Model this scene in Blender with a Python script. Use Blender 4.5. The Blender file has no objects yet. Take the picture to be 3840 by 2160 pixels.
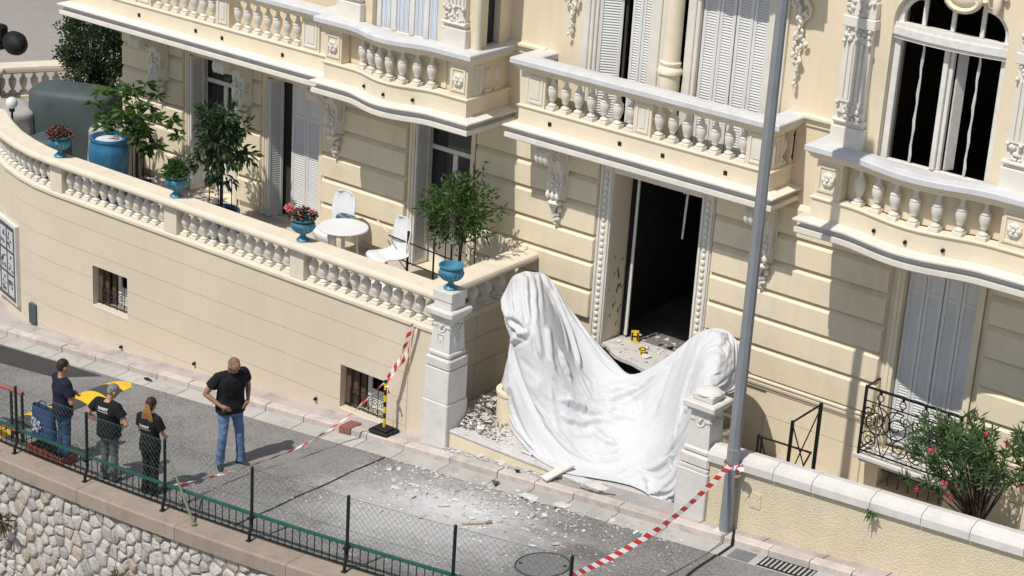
import bpy, bmesh, math, random
import numpy as np
from mathutils import Vector, Matrix, noise
from mathutils.bvhtree import BVHTree
SC = bpy.context.scene
COL = SC.collection
R = math.radians
# ------------------------------------------------------------------ camera, world, sun, exposure
cam = bpy.data.cameras.new('camera'); camo = bpy.data.objects.new('camera', cam); COL.objects.link(camo)
_r = Vector((0.78922939, 0.61130459, 0.05851215)); _u = Vector((-0.26632763, 0.2548682, 0.92957614)); _f = Vector((-0.55334127, 0.74923221, -0.36395678))
M4 = Matrix.Identity(4)
for i in range(3):
    M4[i][0] = _r[i]; M4[i][1] = _u[i]; M4[i][2] = -_f[i]
M4[0][3], M4[1][3], M4[2][3] = 16.00395, -25.3208, 15.85162
camo.matrix_world = M4
cam.sensor_width = 36.0; cam.lens = 7593.37 / 3840 * 36.0; cam.clip_start = 0.5; cam.clip_end = 800
SC.camera = camo
SUND = Vector((0.12, 1.0, -1.62)).normalized()      # direction the light travels
W = bpy.data.worlds.new('World'); SC.world = W; W.use_nodes = True
nt = W.node_tree; bg = nt.nodes['Background']
sky = nt.nodes.new('ShaderNodeTexSky'); sky.sky_type = 'NISHITA'; sky.sun_disc = False
sky.sun_elevation = math.asin(-SUND.z); sky.sun_rotation = math.atan2(-SUND.x, -SUND.y)
sky.air_density = 1.0; sky.dust_density = 1.2
nt.links.new(sky.outputs[0], bg.inputs[0]); bg.inputs[1].default_value = 0.105
sl = bpy.data.lights.new('sun', 'SUN'); sl.energy = 4.35; sl.angle = R(0.53); sl.color = (1.0, 0.955, 0.89)
so = bpy.data.objects.new('sun', sl); COL.objects.link(so); so.rotation_euler = SUND.to_track_quat('-Z', 'Y').to_euler(); so.location = (-5, -30, 45)
SC.view_settings.view_transform = 'Standard'; SC.view_settings.look = 'None'
SC.view_settings.exposure = -0.16; SC.view_settings.gamma = 1.0; SC.view_settings.use_curve_mapping = False
SC.render.engine = 'CYCLES'

# ------------------------------------------------------------------ materials
def lin(c):
    return tuple(((x / 255.0) / 12.92 if x / 255.0 <= 0.04045 else ((x / 255.0 + 0.055) / 1.055) ** 2.4) for x in c)
def mat(name, rgb, rough=0.8, var=0.1, vscale=3.0, fine=0.08, fscale=60.0, bump=0.0, bscale=80.0, rnd=0.0, metal=0.0, spec=0.3, dirt=None, dscale=1.2, dlo=0.55, dhi=0.75, streak=0.0, trans=0.0, sss=0.0):
    m = bpy.data.materials.new(name); m.use_nodes = True
    n = m.node_tree.nodes; L = m.node_tree.links; b = n['Principled BSDF']
    b.inputs['Roughness'].default_value = rough; b.inputs['Metallic'].default_value = metal
    b.inputs['Specular IOR Level'].default_value = spec
    tc = n.new('ShaderNodeTexCoord'); co = tc.outputs['Object']
    def noi(scale, det=4, rg=0.55, vec=None):
        t = n.new('ShaderNodeTexNoise'); t.inputs['Scale'].default_value = scale; t.inputs['Detail'].default_value = det; t.inputs['Roughness'].default_value = rg
        L.new(vec or co, t.inputs['Vector']); return t.outputs['Fac']
    def mapr(f, lo, hi, a, c):
        r = n.new('ShaderNodeMapRange'); r.inputs[1].default_value = lo; r.inputs[2].default_value = hi; r.inputs[3].default_value = a; r.inputs[4].default_value = c
        L.new(f, r.inputs[0]); return r.outputs[0]
    def mul(a, c):
        r = n.new('ShaderNodeMath'); r.operation = 'MULTIPLY'; L.new(a, r.inputs[0]); L.new(c, r.inputs[1]); return r.outputs[0]
    k = mapr(noi(vscale), 0.3, 0.7, 1 - var, 1 + var)
    if fine: k = mul(k, mapr(noi(fscale, 3, 0.7), 0.3, 0.7, 1 - fine, 1 + fine))
    if streak:
        mp = n.new('ShaderNodeMapping'); mp.inputs['Scale'].default_value = (1.0, 1.0, 0.08); L.new(co, mp.inputs['Vector'])
        k = mul(k, mapr(noi(7.0, 5, 0.65, mp.outputs[0]), 0.45, 0.75, 1.0, 1 - streak))
    if rnd:
        oi = n.new('ShaderNodeObjectInfo'); k = mul(k, mapr(oi.outputs['Random'], 0, 1, 1 - rnd, 1 + rnd))
    col = n.new('ShaderNodeMix'); col.data_type = 'RGBA'; col.blend_type = 'MULTIPLY'; col.inputs[0].default_value = 1.0
    col.inputs[6].default_value = (*rgb, 1)
    cc = n.new('ShaderNodeCombineColor')
    for i in range(3): L.new(k, cc.inputs[i])
    L.new(cc.outputs[0], col.inputs[7]); out = col.outputs[2]
    if dirt:
        mx = n.new('ShaderNodeMix'); mx.data_type = 'RGBA'; L.new(mapr(noi(dscale, 6, 0.7), dlo, dhi, 0, 1), mx.inputs[0]); L.new(out, mx.inputs[6]); mx.inputs[7].default_value = (*dirt, 1); out = mx.outputs[2]
    L.new(out, b.inputs['Base Color'])
    if bump:
        bp = n.new('ShaderNodeBump'); bp.inputs['Strength'].default_value = bump; bp.inputs['Distance'].default_value = 0.02
        L.new(noi(bscale, 4, 0.6), bp.inputs['Height']); L.new(bp.outputs[0], b.inputs['Normal'])
    if trans:
        b.inputs['Transmission Weight'].default_value = trans
    if sss:
        b.inputs['Subsurface Weight'].default_value = sss; b.inputs['Subsurface Radius'].default_value = (0.01, 0.005, 0.003); b.inputs['Subsurface Scale'].default_value = 1.0
    return m
CREAM = (0.755, 0.655, 0.478)
MT = {}
MT['cream'] = mat('cream_stucco', CREAM, 0.85, 0.05, 0.9, 0.03, 40, 0.12, 120, streak=0.07, dirt=(0.55, 0.47, 0.35), dscale=1.6, dlo=0.56, dhi=0.95)
MT['terrwall'] = mat('terrace_stucco', (0.66, 0.572, 0.44), 0.85, 0.05, 0.6, 0.02, 30, 0.12, 120, streak=0.03, dirt=(0.54, 0.46, 0.35), dscale=1.7, dlo=0.62, dhi=0.95)
MT['creamtrim'] = mat('cream_trim', (0.755, 0.665, 0.50), 0.8, 0.05, 2, 0.04, 50, 0.1, 90, rnd=0.03)
MT['white'] = mat('white_stone_trim', (0.72, 0.68, 0.60), 0.75, 0.06, 4, 0.05, 60, 0.12, 70, rnd=0.05, dirt=(0.5, 0.45, 0.37), dscale=9, dlo=0.6, dhi=0.9)
MT['coping'] = mat('grey_white_coping', (0.60, 0.60, 0.605), 0.7, 0.07, 5, 0.06, 70, 0.15, 60, dirt=(0.45, 0.45, 0.46), dscale=14, dlo=0.58, dhi=0.85)
MT['tcoping'] = mat('cream_coping', (0.72, 0.635, 0.50), 0.8, 0.06, 3, 0.06, 60, 0.15, 60, dirt=(0.42, 0.38, 0.33), dscale=16, dlo=0.63, dhi=0.9)
MT['limestone'] = mat('grey_limestone', (0.64, 0.615, 0.575), 0.75, 0.07, 3, 0.07, 45, 0.25, 50, rnd=0.04, dirt=(0.46, 0.44, 0.42), dscale=5, dlo=0.55, dhi=0.9)
MT['paint'] = mat('white_shutter_paint', (0.68, 0.675, 0.655), 0.5, 0.04, 3, 0.02, 50, streak=0.05)
MT['frame'] = mat('white_window_paint', (0.72, 0.70, 0.66), 0.55, 0.08, 8, 0.06, 50, dirt=(0.35, 0.32, 0.29), dscale=12, dlo=0.62, dhi=0.8)
MT['asphalt'] = mat('worn_asphalt', (0.205, 0.195, 0.187), 0.9, 0.14, 1.3, 0.62, 30, 0.5, 160, dirt=(0.26, 0.255, 0.245), dscale=0.8, dlo=0.45, dhi=0.7)
MT['asphaltnew'] = mat('fresh_asphalt', (0.055, 0.053, 0.052), 0.85, 0.1, 2, 0.2, 90, 0.5, 160)
MT['kerb'] = mat('pinkish_limestone', (0.52, 0.46, 0.415), 0.8, 0.12, 3, 0.12, 40, 0.3, 50, rnd=0.10, dirt=(0.27, 0.24, 0.22), dscale=5, dlo=0.52, dhi=0.8)
MT['pave'] = mat('pavement_concrete', (0.43, 0.385, 0.36), 0.88, 0.13, 1.6, 0.14, 60, 0.3, 90, dirt=(0.22, 0.20, 0.19), dscale=2.2, dlo=0.5, dhi=0.78)
MT['gutter'] = mat('gutter_concrete', (0.43, 0.41, 0.38), 0.88, 0.10, 1.3, 0.10, 60, 0.2, 90, rnd=0.05, dirt=(0.26, 0.24, 0.22), dscale=3, dlo=0.5, dhi=0.8)
MT['capc'] = mat('tan_concrete_cap', (0.33, 0.27, 0.215), 0.9, 0.10, 2, 0.12, 50, 0.3, 80, rnd=0.05, streak=0.15, dirt=(0.21, 0.18, 0.155), dscale=4, dlo=0.5, dhi=0.8)
MT['stone'] = mat('rubble_stone', (0.46, 0.425, 0.39), 0.95, 0.14, 7, 0.20, 38, 0.9, 34, rnd=0.20, dirt=(0.25, 0.22, 0.19), dscale=11, dlo=0.55, dhi=0.78)
MT['stoneb'] = mat('tan_rubble_stone', (0.43, 0.365, 0.30), 0.95, 0.16, 7, 0.20, 38, 0.9, 34, rnd=0.2, dirt=(0.22, 0.18, 0.15), dscale=11, dlo=0.5, dhi=0.75)
MT['stonec'] = mat('grey_rubble_stone', (0.36, 0.345, 0.325), 0.95, 0.18, 7, 0.22, 38, 0.9, 34, rnd=0.2, dirt=(0.15, 0.14, 0.13), dscale=11, dlo=0.5, dhi=0.75)
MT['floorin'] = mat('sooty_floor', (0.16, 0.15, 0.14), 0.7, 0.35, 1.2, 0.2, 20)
MT['mortar'] = mat('rubble_mortar', (0.27, 0.24, 0.21), 0.95, 0.2, 5, 0.2, 40, 0.6, 40)
MT['ground'] = mat('plaza_concrete', (0.335, 0.30, 0.265), 0.9, 0.06, 0.08, 0.06, 2, dirt=(0.24, 0.22, 0.20), dscale=0.05, dlo=0.45, dhi=0.7)
MT['marble'] = mat('dusty_marble', (0.60, 0.58, 0.55), 0.5, 0.1, 3, 0.1, 30, dirt=(0.30, 0.28, 0.26), dscale=6, dlo=0.5, dhi=0.75)
MT['tile'] = mat('terrace_tile', (0.50, 0.45, 0.38), 0.7, 0.1, 2, 0.06, 40)
MT['iron'] = mat('black_iron', (0.012, 0.012, 0.013), 0.45, 0.1, 9, 0.0)
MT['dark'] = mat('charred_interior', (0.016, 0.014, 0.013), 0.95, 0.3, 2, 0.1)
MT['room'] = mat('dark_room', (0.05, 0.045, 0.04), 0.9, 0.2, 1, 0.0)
MT['soil'] = mat('dark_soil', (0.06, 0.045, 0.035), 0.95, 0.3, 20, 0.2)
MT['blue'] = mat('turquoise_glaze', (0.05, 0.215, 0.32), 0.42, 0.16, 9, 0.08, 30, rnd=0.05, spec=0.5, dirt=(0.11, 0.32, 0.40), dscale=8, dlo=0.5, dhi=0.72)
MT['bluepot'] = mat('blue_glaze', (0.03, 0.155, 0.285), 0.4, 0.12, 5, 0.05, 30, spec=0.5, dirt=(0.06, 0.26, 0.37), dscale=4, dlo=0.5, dhi=0.75)
MT['plastic'] = mat('white_plastic', (0.74, 0.745, 0.75), 0.35, 0.02, 3, 0.0, spec=0.4)
MT['pole'] = mat('grey_pole_paint', (0.29, 0.305, 0.325), 0.45, 0.06, 5, 0.03, 50, metal=0.3, streak=0.06)
MT['green'] = mat('green_rail_paint', (0.014, 0.095, 0.075), 0.5, 0.15, 12, 0.1, 50, dirt=(0.03, 0.035, 0.03), dscale=15, dlo=0.55, dhi=0.7)
MT['postblack'] = mat('dark_green_post', (0.010, 0.016, 0.014), 0.55, 0.1, 9, 0.0)
MT['wire'] = mat('green_wire', (0.07, 0.115, 0.10), 0.6, 0.1, 9, 0.0)
MT['cloth'] = mat('white_sheet', (0.60, 0.605, 0.615), 1.0, 0.03, 1.5, 0.03, 90, 0.12, 70, spec=0.1, dirt=(0.50, 0.48, 0.455), dscale=1.8, dlo=0.58, dhi=0.9)
MT['red'] = mat('red_plastic', (0.26, 0.035, 0.025), 0.5, 0.1, 6, 0.05)
MT['fadedred'] = mat('faded_red_paint', (0.34, 0.11, 0.085), 0.6, 0.12, 8, 0.08)
MT['yellow'] = mat('yellow_paint', (0.72, 0.47, 0.03), 0.6, 0.08, 9, 0.1, 60, dirt=(0.35, 0.27, 0.1), dscale=14, dlo=0.58, dhi=0.78)
MT['black'] = mat('black_rubber', (0.012, 0.012, 0.012), 0.65, 0.1, 9, 0.05)
MT['bumpblack'] = mat('dark_hump_rubber', (0.06, 0.06, 0.062), 0.8, 0.1, 9, 0.15, 60)
MT['bark'] = mat('bark', (0.07, 0.05, 0.035), 0.9, 0.2, 15, 0.2)
MT['cover'] = mat('grey_green_cover', (0.075, 0.095, 0.095), 0.6, 0.12, 3, 0.05)
MT['coverb'] = mat('beige_grey_cover', (0.40, 0.37, 0.34), 0.7, 0.08, 3, 0.05)
MT['curtain'] = mat('pale_curtain', (0.62, 0.66, 0.72), 0.8, 0.06, 2, 0.0)
MT['skin'] = mat('skin', (0.46, 0.26, 0.17), 0.6, 0.06, 14, 0.03, 60, sss=0.1)
MT['skin2'] = mat('tanned_skin', (0.36, 0.19, 0.12), 0.6, 0.06, 14, 0.03, 60, sss=0.1)
MT['tblack'] = mat('black_cotton', (0.011, 0.011, 0.013), 0.9, 0.15, 6, 0.05)
MT['navy'] = mat('navy_cotton', (0.013, 0.014, 0.032), 0.9, 0.12, 6, 0.05)
MT['denim'] = mat('blue_denim', (0.12, 0.19, 0.33), 0.9, 0.22, 5, 0.10, 60)
MT['denimd'] = mat('dark_denim', (0.035, 0.07, 0.15), 0.9, 0.2, 5, 0.1, 60)
MT['greytrouser'] = mat('grey_cotton', (0.12, 0.13, 0.13), 0.9, 0.12, 6, 0.05)
MT['shoe'] = mat('dark_shoe', (0.02, 0.022, 0.025), 0.6, 0.1, 9, 0.0)
MT['hairbrown'] = mat('brown_hair', (0.035, 0.020, 0.012), 0.6, 0.25, 30, 0.2, 120)
MT['hairgrey'] = mat('grey_hair', (0.20, 0.195, 0.19), 0.65, 0.3, 30, 0.2, 120)
MT['hairblond'] = mat('blond_hair', (0.34, 0.18, 0.06), 0.5, 0.35, 22, 0.2, 120)
MT['hairshort'] = mat('cropped_hair', (0.20, 0.13, 0.085), 0.7, 0.2, 30, 0.2, 120)
MT['print'] = mat('white_print', (0.55, 0.55, 0.55), 0.8, 0.05, 9, 0.0)
MT['rubble'] = mat('broken_masonry', (0.42, 0.38, 0.34), 0.95, 0.25, 7, 0.2, 40, rnd=0.1, dirt=(0.36, 0.20, 0.13), dscale=6, dlo=0.58, dhi=0.75)
MT['chip'] = mat('plaster_chips', (0.60, 0.59, 0.575), 0.95, 0.2, 3, 0.15)
MT['wood'] = mat('weathered_wood', (0.34, 0.25, 0.17), 0.85, 0.2, 12, 0.1)
MT['ferr'] = mat('rusty_iron', (0.10, 0.075, 0.06), 0.8, 0.2, 14, 0.1)
MT['brick'] = mat('painted_red_stone', (0.24, 0.10, 0.08), 0.85, 0.15, 9, 0.15)
MT['cast'] = mat('cast_iron', (0.17, 0.17, 0.168), 0.7, 0.1, 9, 0.15, 60)
MT['tar'] = mat('tar_joint', (0.018, 0.018, 0.018), 0.8, 0.1, 5, 0.1)
MT['shutterbrown'] = mat('brown_shutter', (0.12, 0.075, 0.045), 0.7, 0.12, 6, 0.05)
MT['slabshade'] = mat('painted_shade_grey', (0.48, 0.485, 0.50), 0.55, 0.06, 4, 0.03, 40)  # neutral grey that paints shade into the slab recess
MT['globe'] = mat('white_globe', (0.70, 0.70, 0.69), 0.25, 0.01, 3, 0.0, spec=0.5)
MT['rough'] = mat('roughcast_yellow', (0.70, 0.61, 0.43), 0.95, 0.05, 2, 0.10, 38, 1.0, 38, streak=0.06)
def glassmat():
    m = mat('window_glass', (0.03, 0.035, 0.04), 0.06, 0.0, 1, 0.0, spec=0.5); return m
MT['glass'] = glassmat()
def leafmat(name, rgb, var=0.35):
    m = mat(name, rgb, 0.5, var, 14, 0.0, spec=0.35)
    n = m.node_tree.nodes; L = m.node_tree.links; b = n['Principled BSDF']
    t = n.new('ShaderNodeBsdfTranslucent'); t.inputs[0].default_value = (rgb[0] * 2.2, rgb[1] * 2.2, rgb[2] * 0.9, 1)
    mx = n.new('ShaderNodeMixShader'); mx.inputs[0].default_value = 0.28
    L.new(b.outputs[0], mx.inputs[1]); L.new(t.outputs[0], mx.inputs[2]); L.new(mx.outputs[0], n['Material Output'].inputs[0])
    return m
MT['leafdark'] = leafmat('dark_leaf', (0.036, 0.062, 0.034))
MT['leafmid'] = leafmat('mid_leaf', (0.050, 0.105, 0.032))
MT['leafbright'] = leafmat('bright_leaf', (0.075, 0.14, 0.03))
MT['leafole'] = leafmat('oleander_leaf', (0.105, 0.17, 0.085))
MT['leafdry'] = leafmat('dry_leaf', (0.13, 0.11, 0.05))
MT['pink'] = leafmat('pink_petal', (0.50, 0.10, 0.13), 0.2)
MT['palepink'] = leafmat('pale_pink_petal', (0.62, 0.22, 0.24), 0.2)
MT['rosette'] = MT['creamtrim']
def tapemat():
    m = bpy.data.materials.new('barrier_tape'); m.use_nodes = True; n = m.node_tree.nodes; L = m.node_tree.links; b = n['Principled BSDF']
    uv = n.new('ShaderNodeUVMap'); sp = n.new('ShaderNodeSeparateXYZ'); L.new(uv.outputs[0], sp.inputs[0])
    ad = n.new('ShaderNodeMath'); ad.operation = 'ADD'; L.new(sp.outputs[0], ad.inputs[0]); L.new(sp.outputs[1], ad.inputs[1])
    fr = n.new('ShaderNodeMath'); fr.operation = 'FRACT'; L.new(ad.outputs[0], fr.inputs[0])
    gt = n.new('ShaderNodeMath'); gt.operation = 'GREATER_THAN'; gt.inputs[1].default_value = 0.5; L.new(fr.outputs[0], gt.inputs[0])
    mx = n.new('ShaderNodeMix'); mx.data_type = 'RGBA'; L.new(gt.outputs[0], mx.inputs[0]); mx.inputs[6].default_value = (0.75, 0.74, 0.72, 1); mx.inputs[7].default_value = (0.55, 0.04, 0.035, 1)
    L.new(mx.outputs[2], b.inputs['Base Color']); b.inputs['Roughness'].default_value = 0.4
    return m
MT['tape'] = tapemat()

# ------------------------------------------------------------------ mesh helpers
class MB:
    def __init__(s): s.v = []; s.f = []; s.m = []
    def add(s, vs, fs, m=0):
        o = len(s.v); s.v += [tuple(a) for a in vs]; s.f += [tuple(i + o for i in f) for f in fs]; s.m += [m] * len(fs); return s
    def box(s, x0, x1, y0, y1, z0, z1, m=0):
        return s.add([(x0, y0, z0), (x1, y0, z0), (x1, y1, z0), (x0, y1, z0), (x0, y0, z1), (x1, y0, z1), (x1, y1, z1), (x0, y1, z1)],
                     [(0, 3, 2, 1), (4, 5, 6, 7), (0, 1, 5, 4), (1, 2, 6, 5), (2, 3, 7, 6), (3, 0, 4, 7)], m)
    def obox(s, c, ax, ay, az, m=0):   # oriented box: centre + half axes
        c, ax, ay, az = map(Vector, (c, ax, ay, az)); vs = []
        for k in (-1, 1):
            for a, b in ((-1, -1), (1, -1), (1, 1), (-1, 1)): vs.append(c + a * ax + b * ay + k * az)
        return s.add(vs, [(0, 3, 2, 1), (4, 5, 6, 7), (0, 1, 5, 4), (1, 2, 6, 5), (2, 3, 7, 6), (3, 0, 4, 7)], m)
    def cbox(s, x0, x1, y0, y1, z0, z1, c=0.01, m=0):
        c = min(c, (x1 - x0) * .45, (y1 - y0) * .45, (z1 - z0) * .45); vs = []; idx = {}
        for i, X in enumerate((x0, x1)):
            for j, Y in enumerate((y0, y1)):
                for k, Z in enumerate((z0, z1)):
                    sx, sy, sz = (1 if i == 0 else -1), (1 if j == 0 else -1), (1 if k == 0 else -1)
                    idx[i, j, k, 0] = len(vs); vs.append((X, Y + sy * c, Z + sz * c))
                    idx[i, j, k, 1] = len(vs); vs.append((X + sx * c, Y, Z + sz * c))
                    idx[i, j, k, 2] = len(vs); vs.append((X + sx * c, Y + sy * c, Z))
        fs = []
        def q(*k): fs.append(tuple(idx[a] for a in k))
        q((0, 0, 0, 0), (0, 0, 1, 0), (0, 1, 1, 0), (0, 1, 0, 0)); q((1, 0, 0, 0), (1, 1, 0, 0), (1, 1, 1, 0), (1, 0, 1, 0))
        q((0, 0, 0, 1), (1, 0, 0, 1), (1, 0, 1, 1), (0, 0, 1, 1)); q((0, 1, 0, 1), (0, 1, 1, 1), (1, 1, 1, 1), (1, 1, 0, 1))
        q((0, 0, 0, 2), (0, 1, 0, 2), (1, 1, 0, 2), (1, 0, 0, 2)); q((0, 0, 1, 2), (1, 0, 1, 2), (1, 1, 1, 2), (0, 1, 1, 2))
        for i in (0, 1):
            for j in (0, 1): q((i, j, 0, 0), (i, j, 1, 0), (i, j, 1, 1), (i, j, 0, 1))
            for k in (0, 1): q((i, 0, k, 0), (i, 1, k, 0), (i, 1, k, 2), (i, 0, k, 2))
        for j in (0, 1):
            for k in (0, 1): q((0, j, k, 1), (1, j, k, 1), (1, j, k, 2), (0, j, k, 2))
        for i in (0, 1):
            for j in (0, 1):
                for k in (0, 1): q((i, j, k, 0), (i, j, k, 1), (i, j, k, 2))
        return s.add(vs, fs, m)
    def lathe(s, prof, n=12, c=(0, 0, 0), m=0, sx=1, sy=1, cap=True, rot=0.0):
        vs = []; fs = []
        for r, z in prof:
            for i in range(n):
                a = 2 * math.pi * (i + rot) / n; vs.append((c[0] + sx * r * math.cos(a), c[1] + sy * r * math.sin(a), c[2] + z))
        for j in range(len(prof) - 1):
            for i in range(n): k = (i + 1) % n; fs.append((j * n + i, j * n + k, (j + 1) * n + k, (j + 1) * n + i))
        if cap: fs.append(tuple(range(n))[::-1]); fs.append(tuple((len(prof) - 1) * n + i for i in range(n)))
        return s.add(vs, fs, m)
    def tube(s, pts, r, n=6, m=0, cap=True, closed=False):
        P = [Vector(p) for p in pts]; N = len(P); rr = r if isinstance(r, (list, tuple)) else [r] * N
        t0 = (P[1] - P[0]).normalized(); up = Vector((0, 0, 1)) if abs(t0.z) < .9 else Vector((1, 0, 0))
        a = t0.cross(up).normalized(); vs = []; fs = []
        for i in range(N):
            if closed: t = (P[(i + 1) % N] - P[i - 1]).normalized()
            else: t = (P[min(i + 1, N - 1)] - P[max(i - 1, 0)]).normalized()
            a = (a - t * a.dot(t))
            a = a.normalized() if a.length > 1e-6 else t.orthogonal().normalized()
            b = t.cross(a)
            for k in range(n):
                th = 2 * math.pi * k / n; vs.append(P[i] + (a * math.cos(th) + b * math.sin(th)) * rr[i])
        for i in range(N if closed else N - 1):
            for k in range(n):
                q = (k + 1) % n; j = (i + 1) % N; fs.append((i * n + k, i * n + q, j * n + q, j * n + k))
        if cap and not closed: fs.append(tuple(range(n))[::-1]); fs.append(tuple((N - 1) * n + k for k in range(n)))
        return s.add(vs, fs, m)
    def sweep(s, path, prof, m=0, closed=False):   # path: plan polyline, outward = right-hand side; prof: closed (offset, z) loop
        N = len(path); P = [Vector((p[0], p[1])) for p in path]; zz = [p[2] if len(p) > 2 else 0.0 for p in path]; vs = []; fs = []; K = len(prof)
        for i in range(N):
            def nrm(a, b): d = (b - a).normalized(); return Vector((d.y, -d.x))
            if closed: n1, n2 = nrm(P[i - 1], P[i]), nrm(P[i], P[(i + 1) % N])
            else:
                n1 = nrm(P[i - 1], P[i]) if i > 0 else nrm(P[0], P[1]); n2 = nrm(P[i], P[i + 1]) if i < N - 1 else n1
            b = (n1 + n2); b = b / max(0.2, (1 + n1.dot(n2)))
            for o, z in prof: vs.append((P[i].x + b.x * o, P[i].y + b.y * o, zz[i] + z))
        for i in range(N if closed else N - 1):
            j = (i + 1) % N
            for k in range(K): q = (k + 1) % K; fs.append((i * K + k, j * K + k, j * K + q, i * K + q))
        if not closed: fs.append(tuple(range(K))); fs.append(tuple((N - 1) * K + k for k in range(K))[::-1])
        return s.add(vs, fs, m)
    def prism(s, poly, axis, a, b, m=0):  # poly in the other two axes (in order)
        n = len(poly); vs = []
        for t in (a, b):
            for p, q in poly: vs.append((t, p, q) if axis == 0 else (p, t, q) if axis == 1 else (p, q, t))
        fs = [tuple(range(n)), tuple(range(n, 2 * n))[::-1]] + [(i, i + n, (i + 1) % n + n, (i + 1) % n) for i in range(n)]
        return s.add(vs, fs, m)
    def ell(s, c, r, nu=8, nv=5, m=0, rot=None):
        vs = []; fs = []; c = Vector(c)
        for j in range(1, nv):
            ph = math.pi * j / nv
            for i in range(nu):
                th = 2 * math.pi * i / nu; p = Vector((r[0] * math.sin(ph) * math.cos(th), r[1] * math.sin(ph) * math.sin(th), r[2] * math.cos(ph)))
                if rot: p = rot @ p
                vs.append(c + p)
        t = Vector((0, 0, r[2])); 
        if rot: t = rot @ t
        vs += [c + t, c - t]; T, B = len(vs) - 2, len(vs) - 1
        for j in range(nv - 2):
            for i in range(nu): k = (i + 1) % nu; fs.append((j * nu + i, (j + 1) * nu + i, (j + 1) * nu + k, j * nu + k))
        for i in range(nu): k = (i + 1) % nu; fs.append((T, i, k)); fs.append((B, (nv - 2) * nu + k, (nv - 2) * nu + i))
        return s.add(vs, fs, m)
    def mesh(s, name, mats, smooth=0):
        me = bpy.data.meshes.new(name); me.from_pydata(s.v, [], s.f)
        for t in (mats if isinstance(mats, (list, tuple)) else [mats]): me.materials.append(MT[t] if isinstance(t, str) else t)
        if any(s.m): me.polygons.foreach_set('material_index', s.m)
        bm = bmesh.new(); bm.from_mesh(me); bmesh.ops.recalc_face_normals(bm, faces=bm.faces); bm.to_mesh(me); bm.free()
        if smooth:
            me.polygons.foreach_set('use_smooth', [True] * len(me.polygons)); me.set_sharp_from_angle(angle=R(smooth))
        me.update(); return me
def tag(o, label=None, cat=None, group=None, kind=None):
    for k, v in (('label', label), ('category', cat), ('group', group), ('kind', kind)):
        if v: o[k] = v
    return o
def wm(o):     # world matrix computed by hand (depsgraph not needed)
    m = Matrix.LocRotScale(o.location, o.rotation_euler, o.scale)
    return wm(o.parent) @ o.matrix_parent_inverse @ m if o.parent else m
def obj(name, mb, mats=None, parent=None, smooth=0, kind=None, label=None, cat=None, group=None):
    me = mb.mesh(name, mats, smooth) if isinstance(mb, MB) else mb
    o = bpy.data.objects.new(name, me); COL.objects.link(o)
    if parent: o.parent = parent; o.matrix_parent_inverse = wm(parent).inverted()
    return tag(o, label, cat, group, kind)
def inst(name, me, parent, loc, rz=0.0, sc=(1, 1, 1), label=None, cat=None, group=None, rot=None):
    o = bpy.data.objects.new(name, me); COL.objects.link(o)
    if parent: o.parent = parent; o.matrix_parent_inverse = wm(parent).inverted()
    o.location = loc; o.rotation_euler = rot if rot else (0, 0, rz); o.scale = sc
    return tag(o, label, cat, group)
def empty(name, loc, label, cat, group=None, rz=0.0):
    o = bpy.data.objects.new(name, None); COL.objects.link(o); o.location = loc; o.rotation_euler = (0, 0, rz); o.empty_display_size = 0.2
    return tag(o, label, cat, group)
def gz(x): return 1.93 + 0.1 * x          # road surface
def pz(x): return 2.06 + 0.1 * x          # pavement surface
def fy(x): return -6.80 + 0.008 * (x + 2.5) ** 2   # fence line
rng = random.Random(7)

def baked(o):      # evaluate one object's modifiers (or a text curve) in a scratch scene
    t = bpy.data.scenes.new('scratch'); t.collection.objects.link(o); t.view_layers[0].update()
    me = bpy.data.meshes.new_from_object(o.evaluated_get(t.view_layers[0].depsgraph)); bpy.data.objects.remove(o); bpy.data.scenes.remove(t); return me
# ------------------------------------------------------------------ ground, road, pavement
def adddust(m, cx, cy, rx, ry, rgb, lo=0.35, hi=0.75, sc=1.4):
    n = m.node_tree.nodes; L = m.node_tree.links; b = n['Principled BSDF']; src = b.inputs['Base Color'].links[0].from_socket
    g = n.new('ShaderNodeTexCoord'); mp = n.new('ShaderNodeMapping'); mp.inputs['Location'].default_value = (-cx / rx, -cy / ry, 0); mp.inputs['Scale'].default_value = (1 / rx, 1 / ry, 0)
    L.new(g.outputs['Object'], mp.inputs['Vector']); ln = n.new('ShaderNodeVectorMath'); ln.operation = 'LENGTH'; L.new(mp.outputs[0], ln.inputs[0])
    r = n.new('ShaderNodeMapRange'); r.inputs[1].default_value = 0.15; r.inputs[2].default_value = 1.0; r.inputs[3].default_value = 0.30; r.inputs[4].default_value = -0.35; L.new(ln.outputs['Value'], r.inputs[0])
    st = n.new('ShaderNodeMapping'); st.inputs['Scale'].default_value = (0.8, 2.0, 1); st.inputs['Rotation'].default_value = (0, 0, 0.5); L.new(g.outputs['Object'], st.inputs['Vector'])
    t = n.new('ShaderNodeTexNoise'); t.inputs['Scale'].default_value = sc; t.inputs['Detail'].default_value = 13; t.inputs['Roughness'].default_value = 0.82; L.new(st.outputs[0], t.inputs['Vector'])
    a = n.new('ShaderNodeMath'); a.operation = 'ADD'; L.new(r.outputs[0], a.inputs[0]); L.new(t.outputs['Fac'], a.inputs[1])
    q = n.new('ShaderNodeMapRange'); q.inputs[1].default_value = lo + 0.2; q.inputs[2].default_value = hi + 0.25; q.inputs[3].default_value = 0; q.inputs[4].default_value = 0.85; L.new(a.outputs[0], q.inputs[0])
    mx = n.new('ShaderNodeMix'); mx.data_type = 'RGBA'; L.new(q.outputs[0], mx.inputs[0]); L.new(src, mx.inputs[6]); mx.inputs[7].default_value = (*rgb, 1); L.new(mx.outputs[2], b.inputs['Base Color'])
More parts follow.
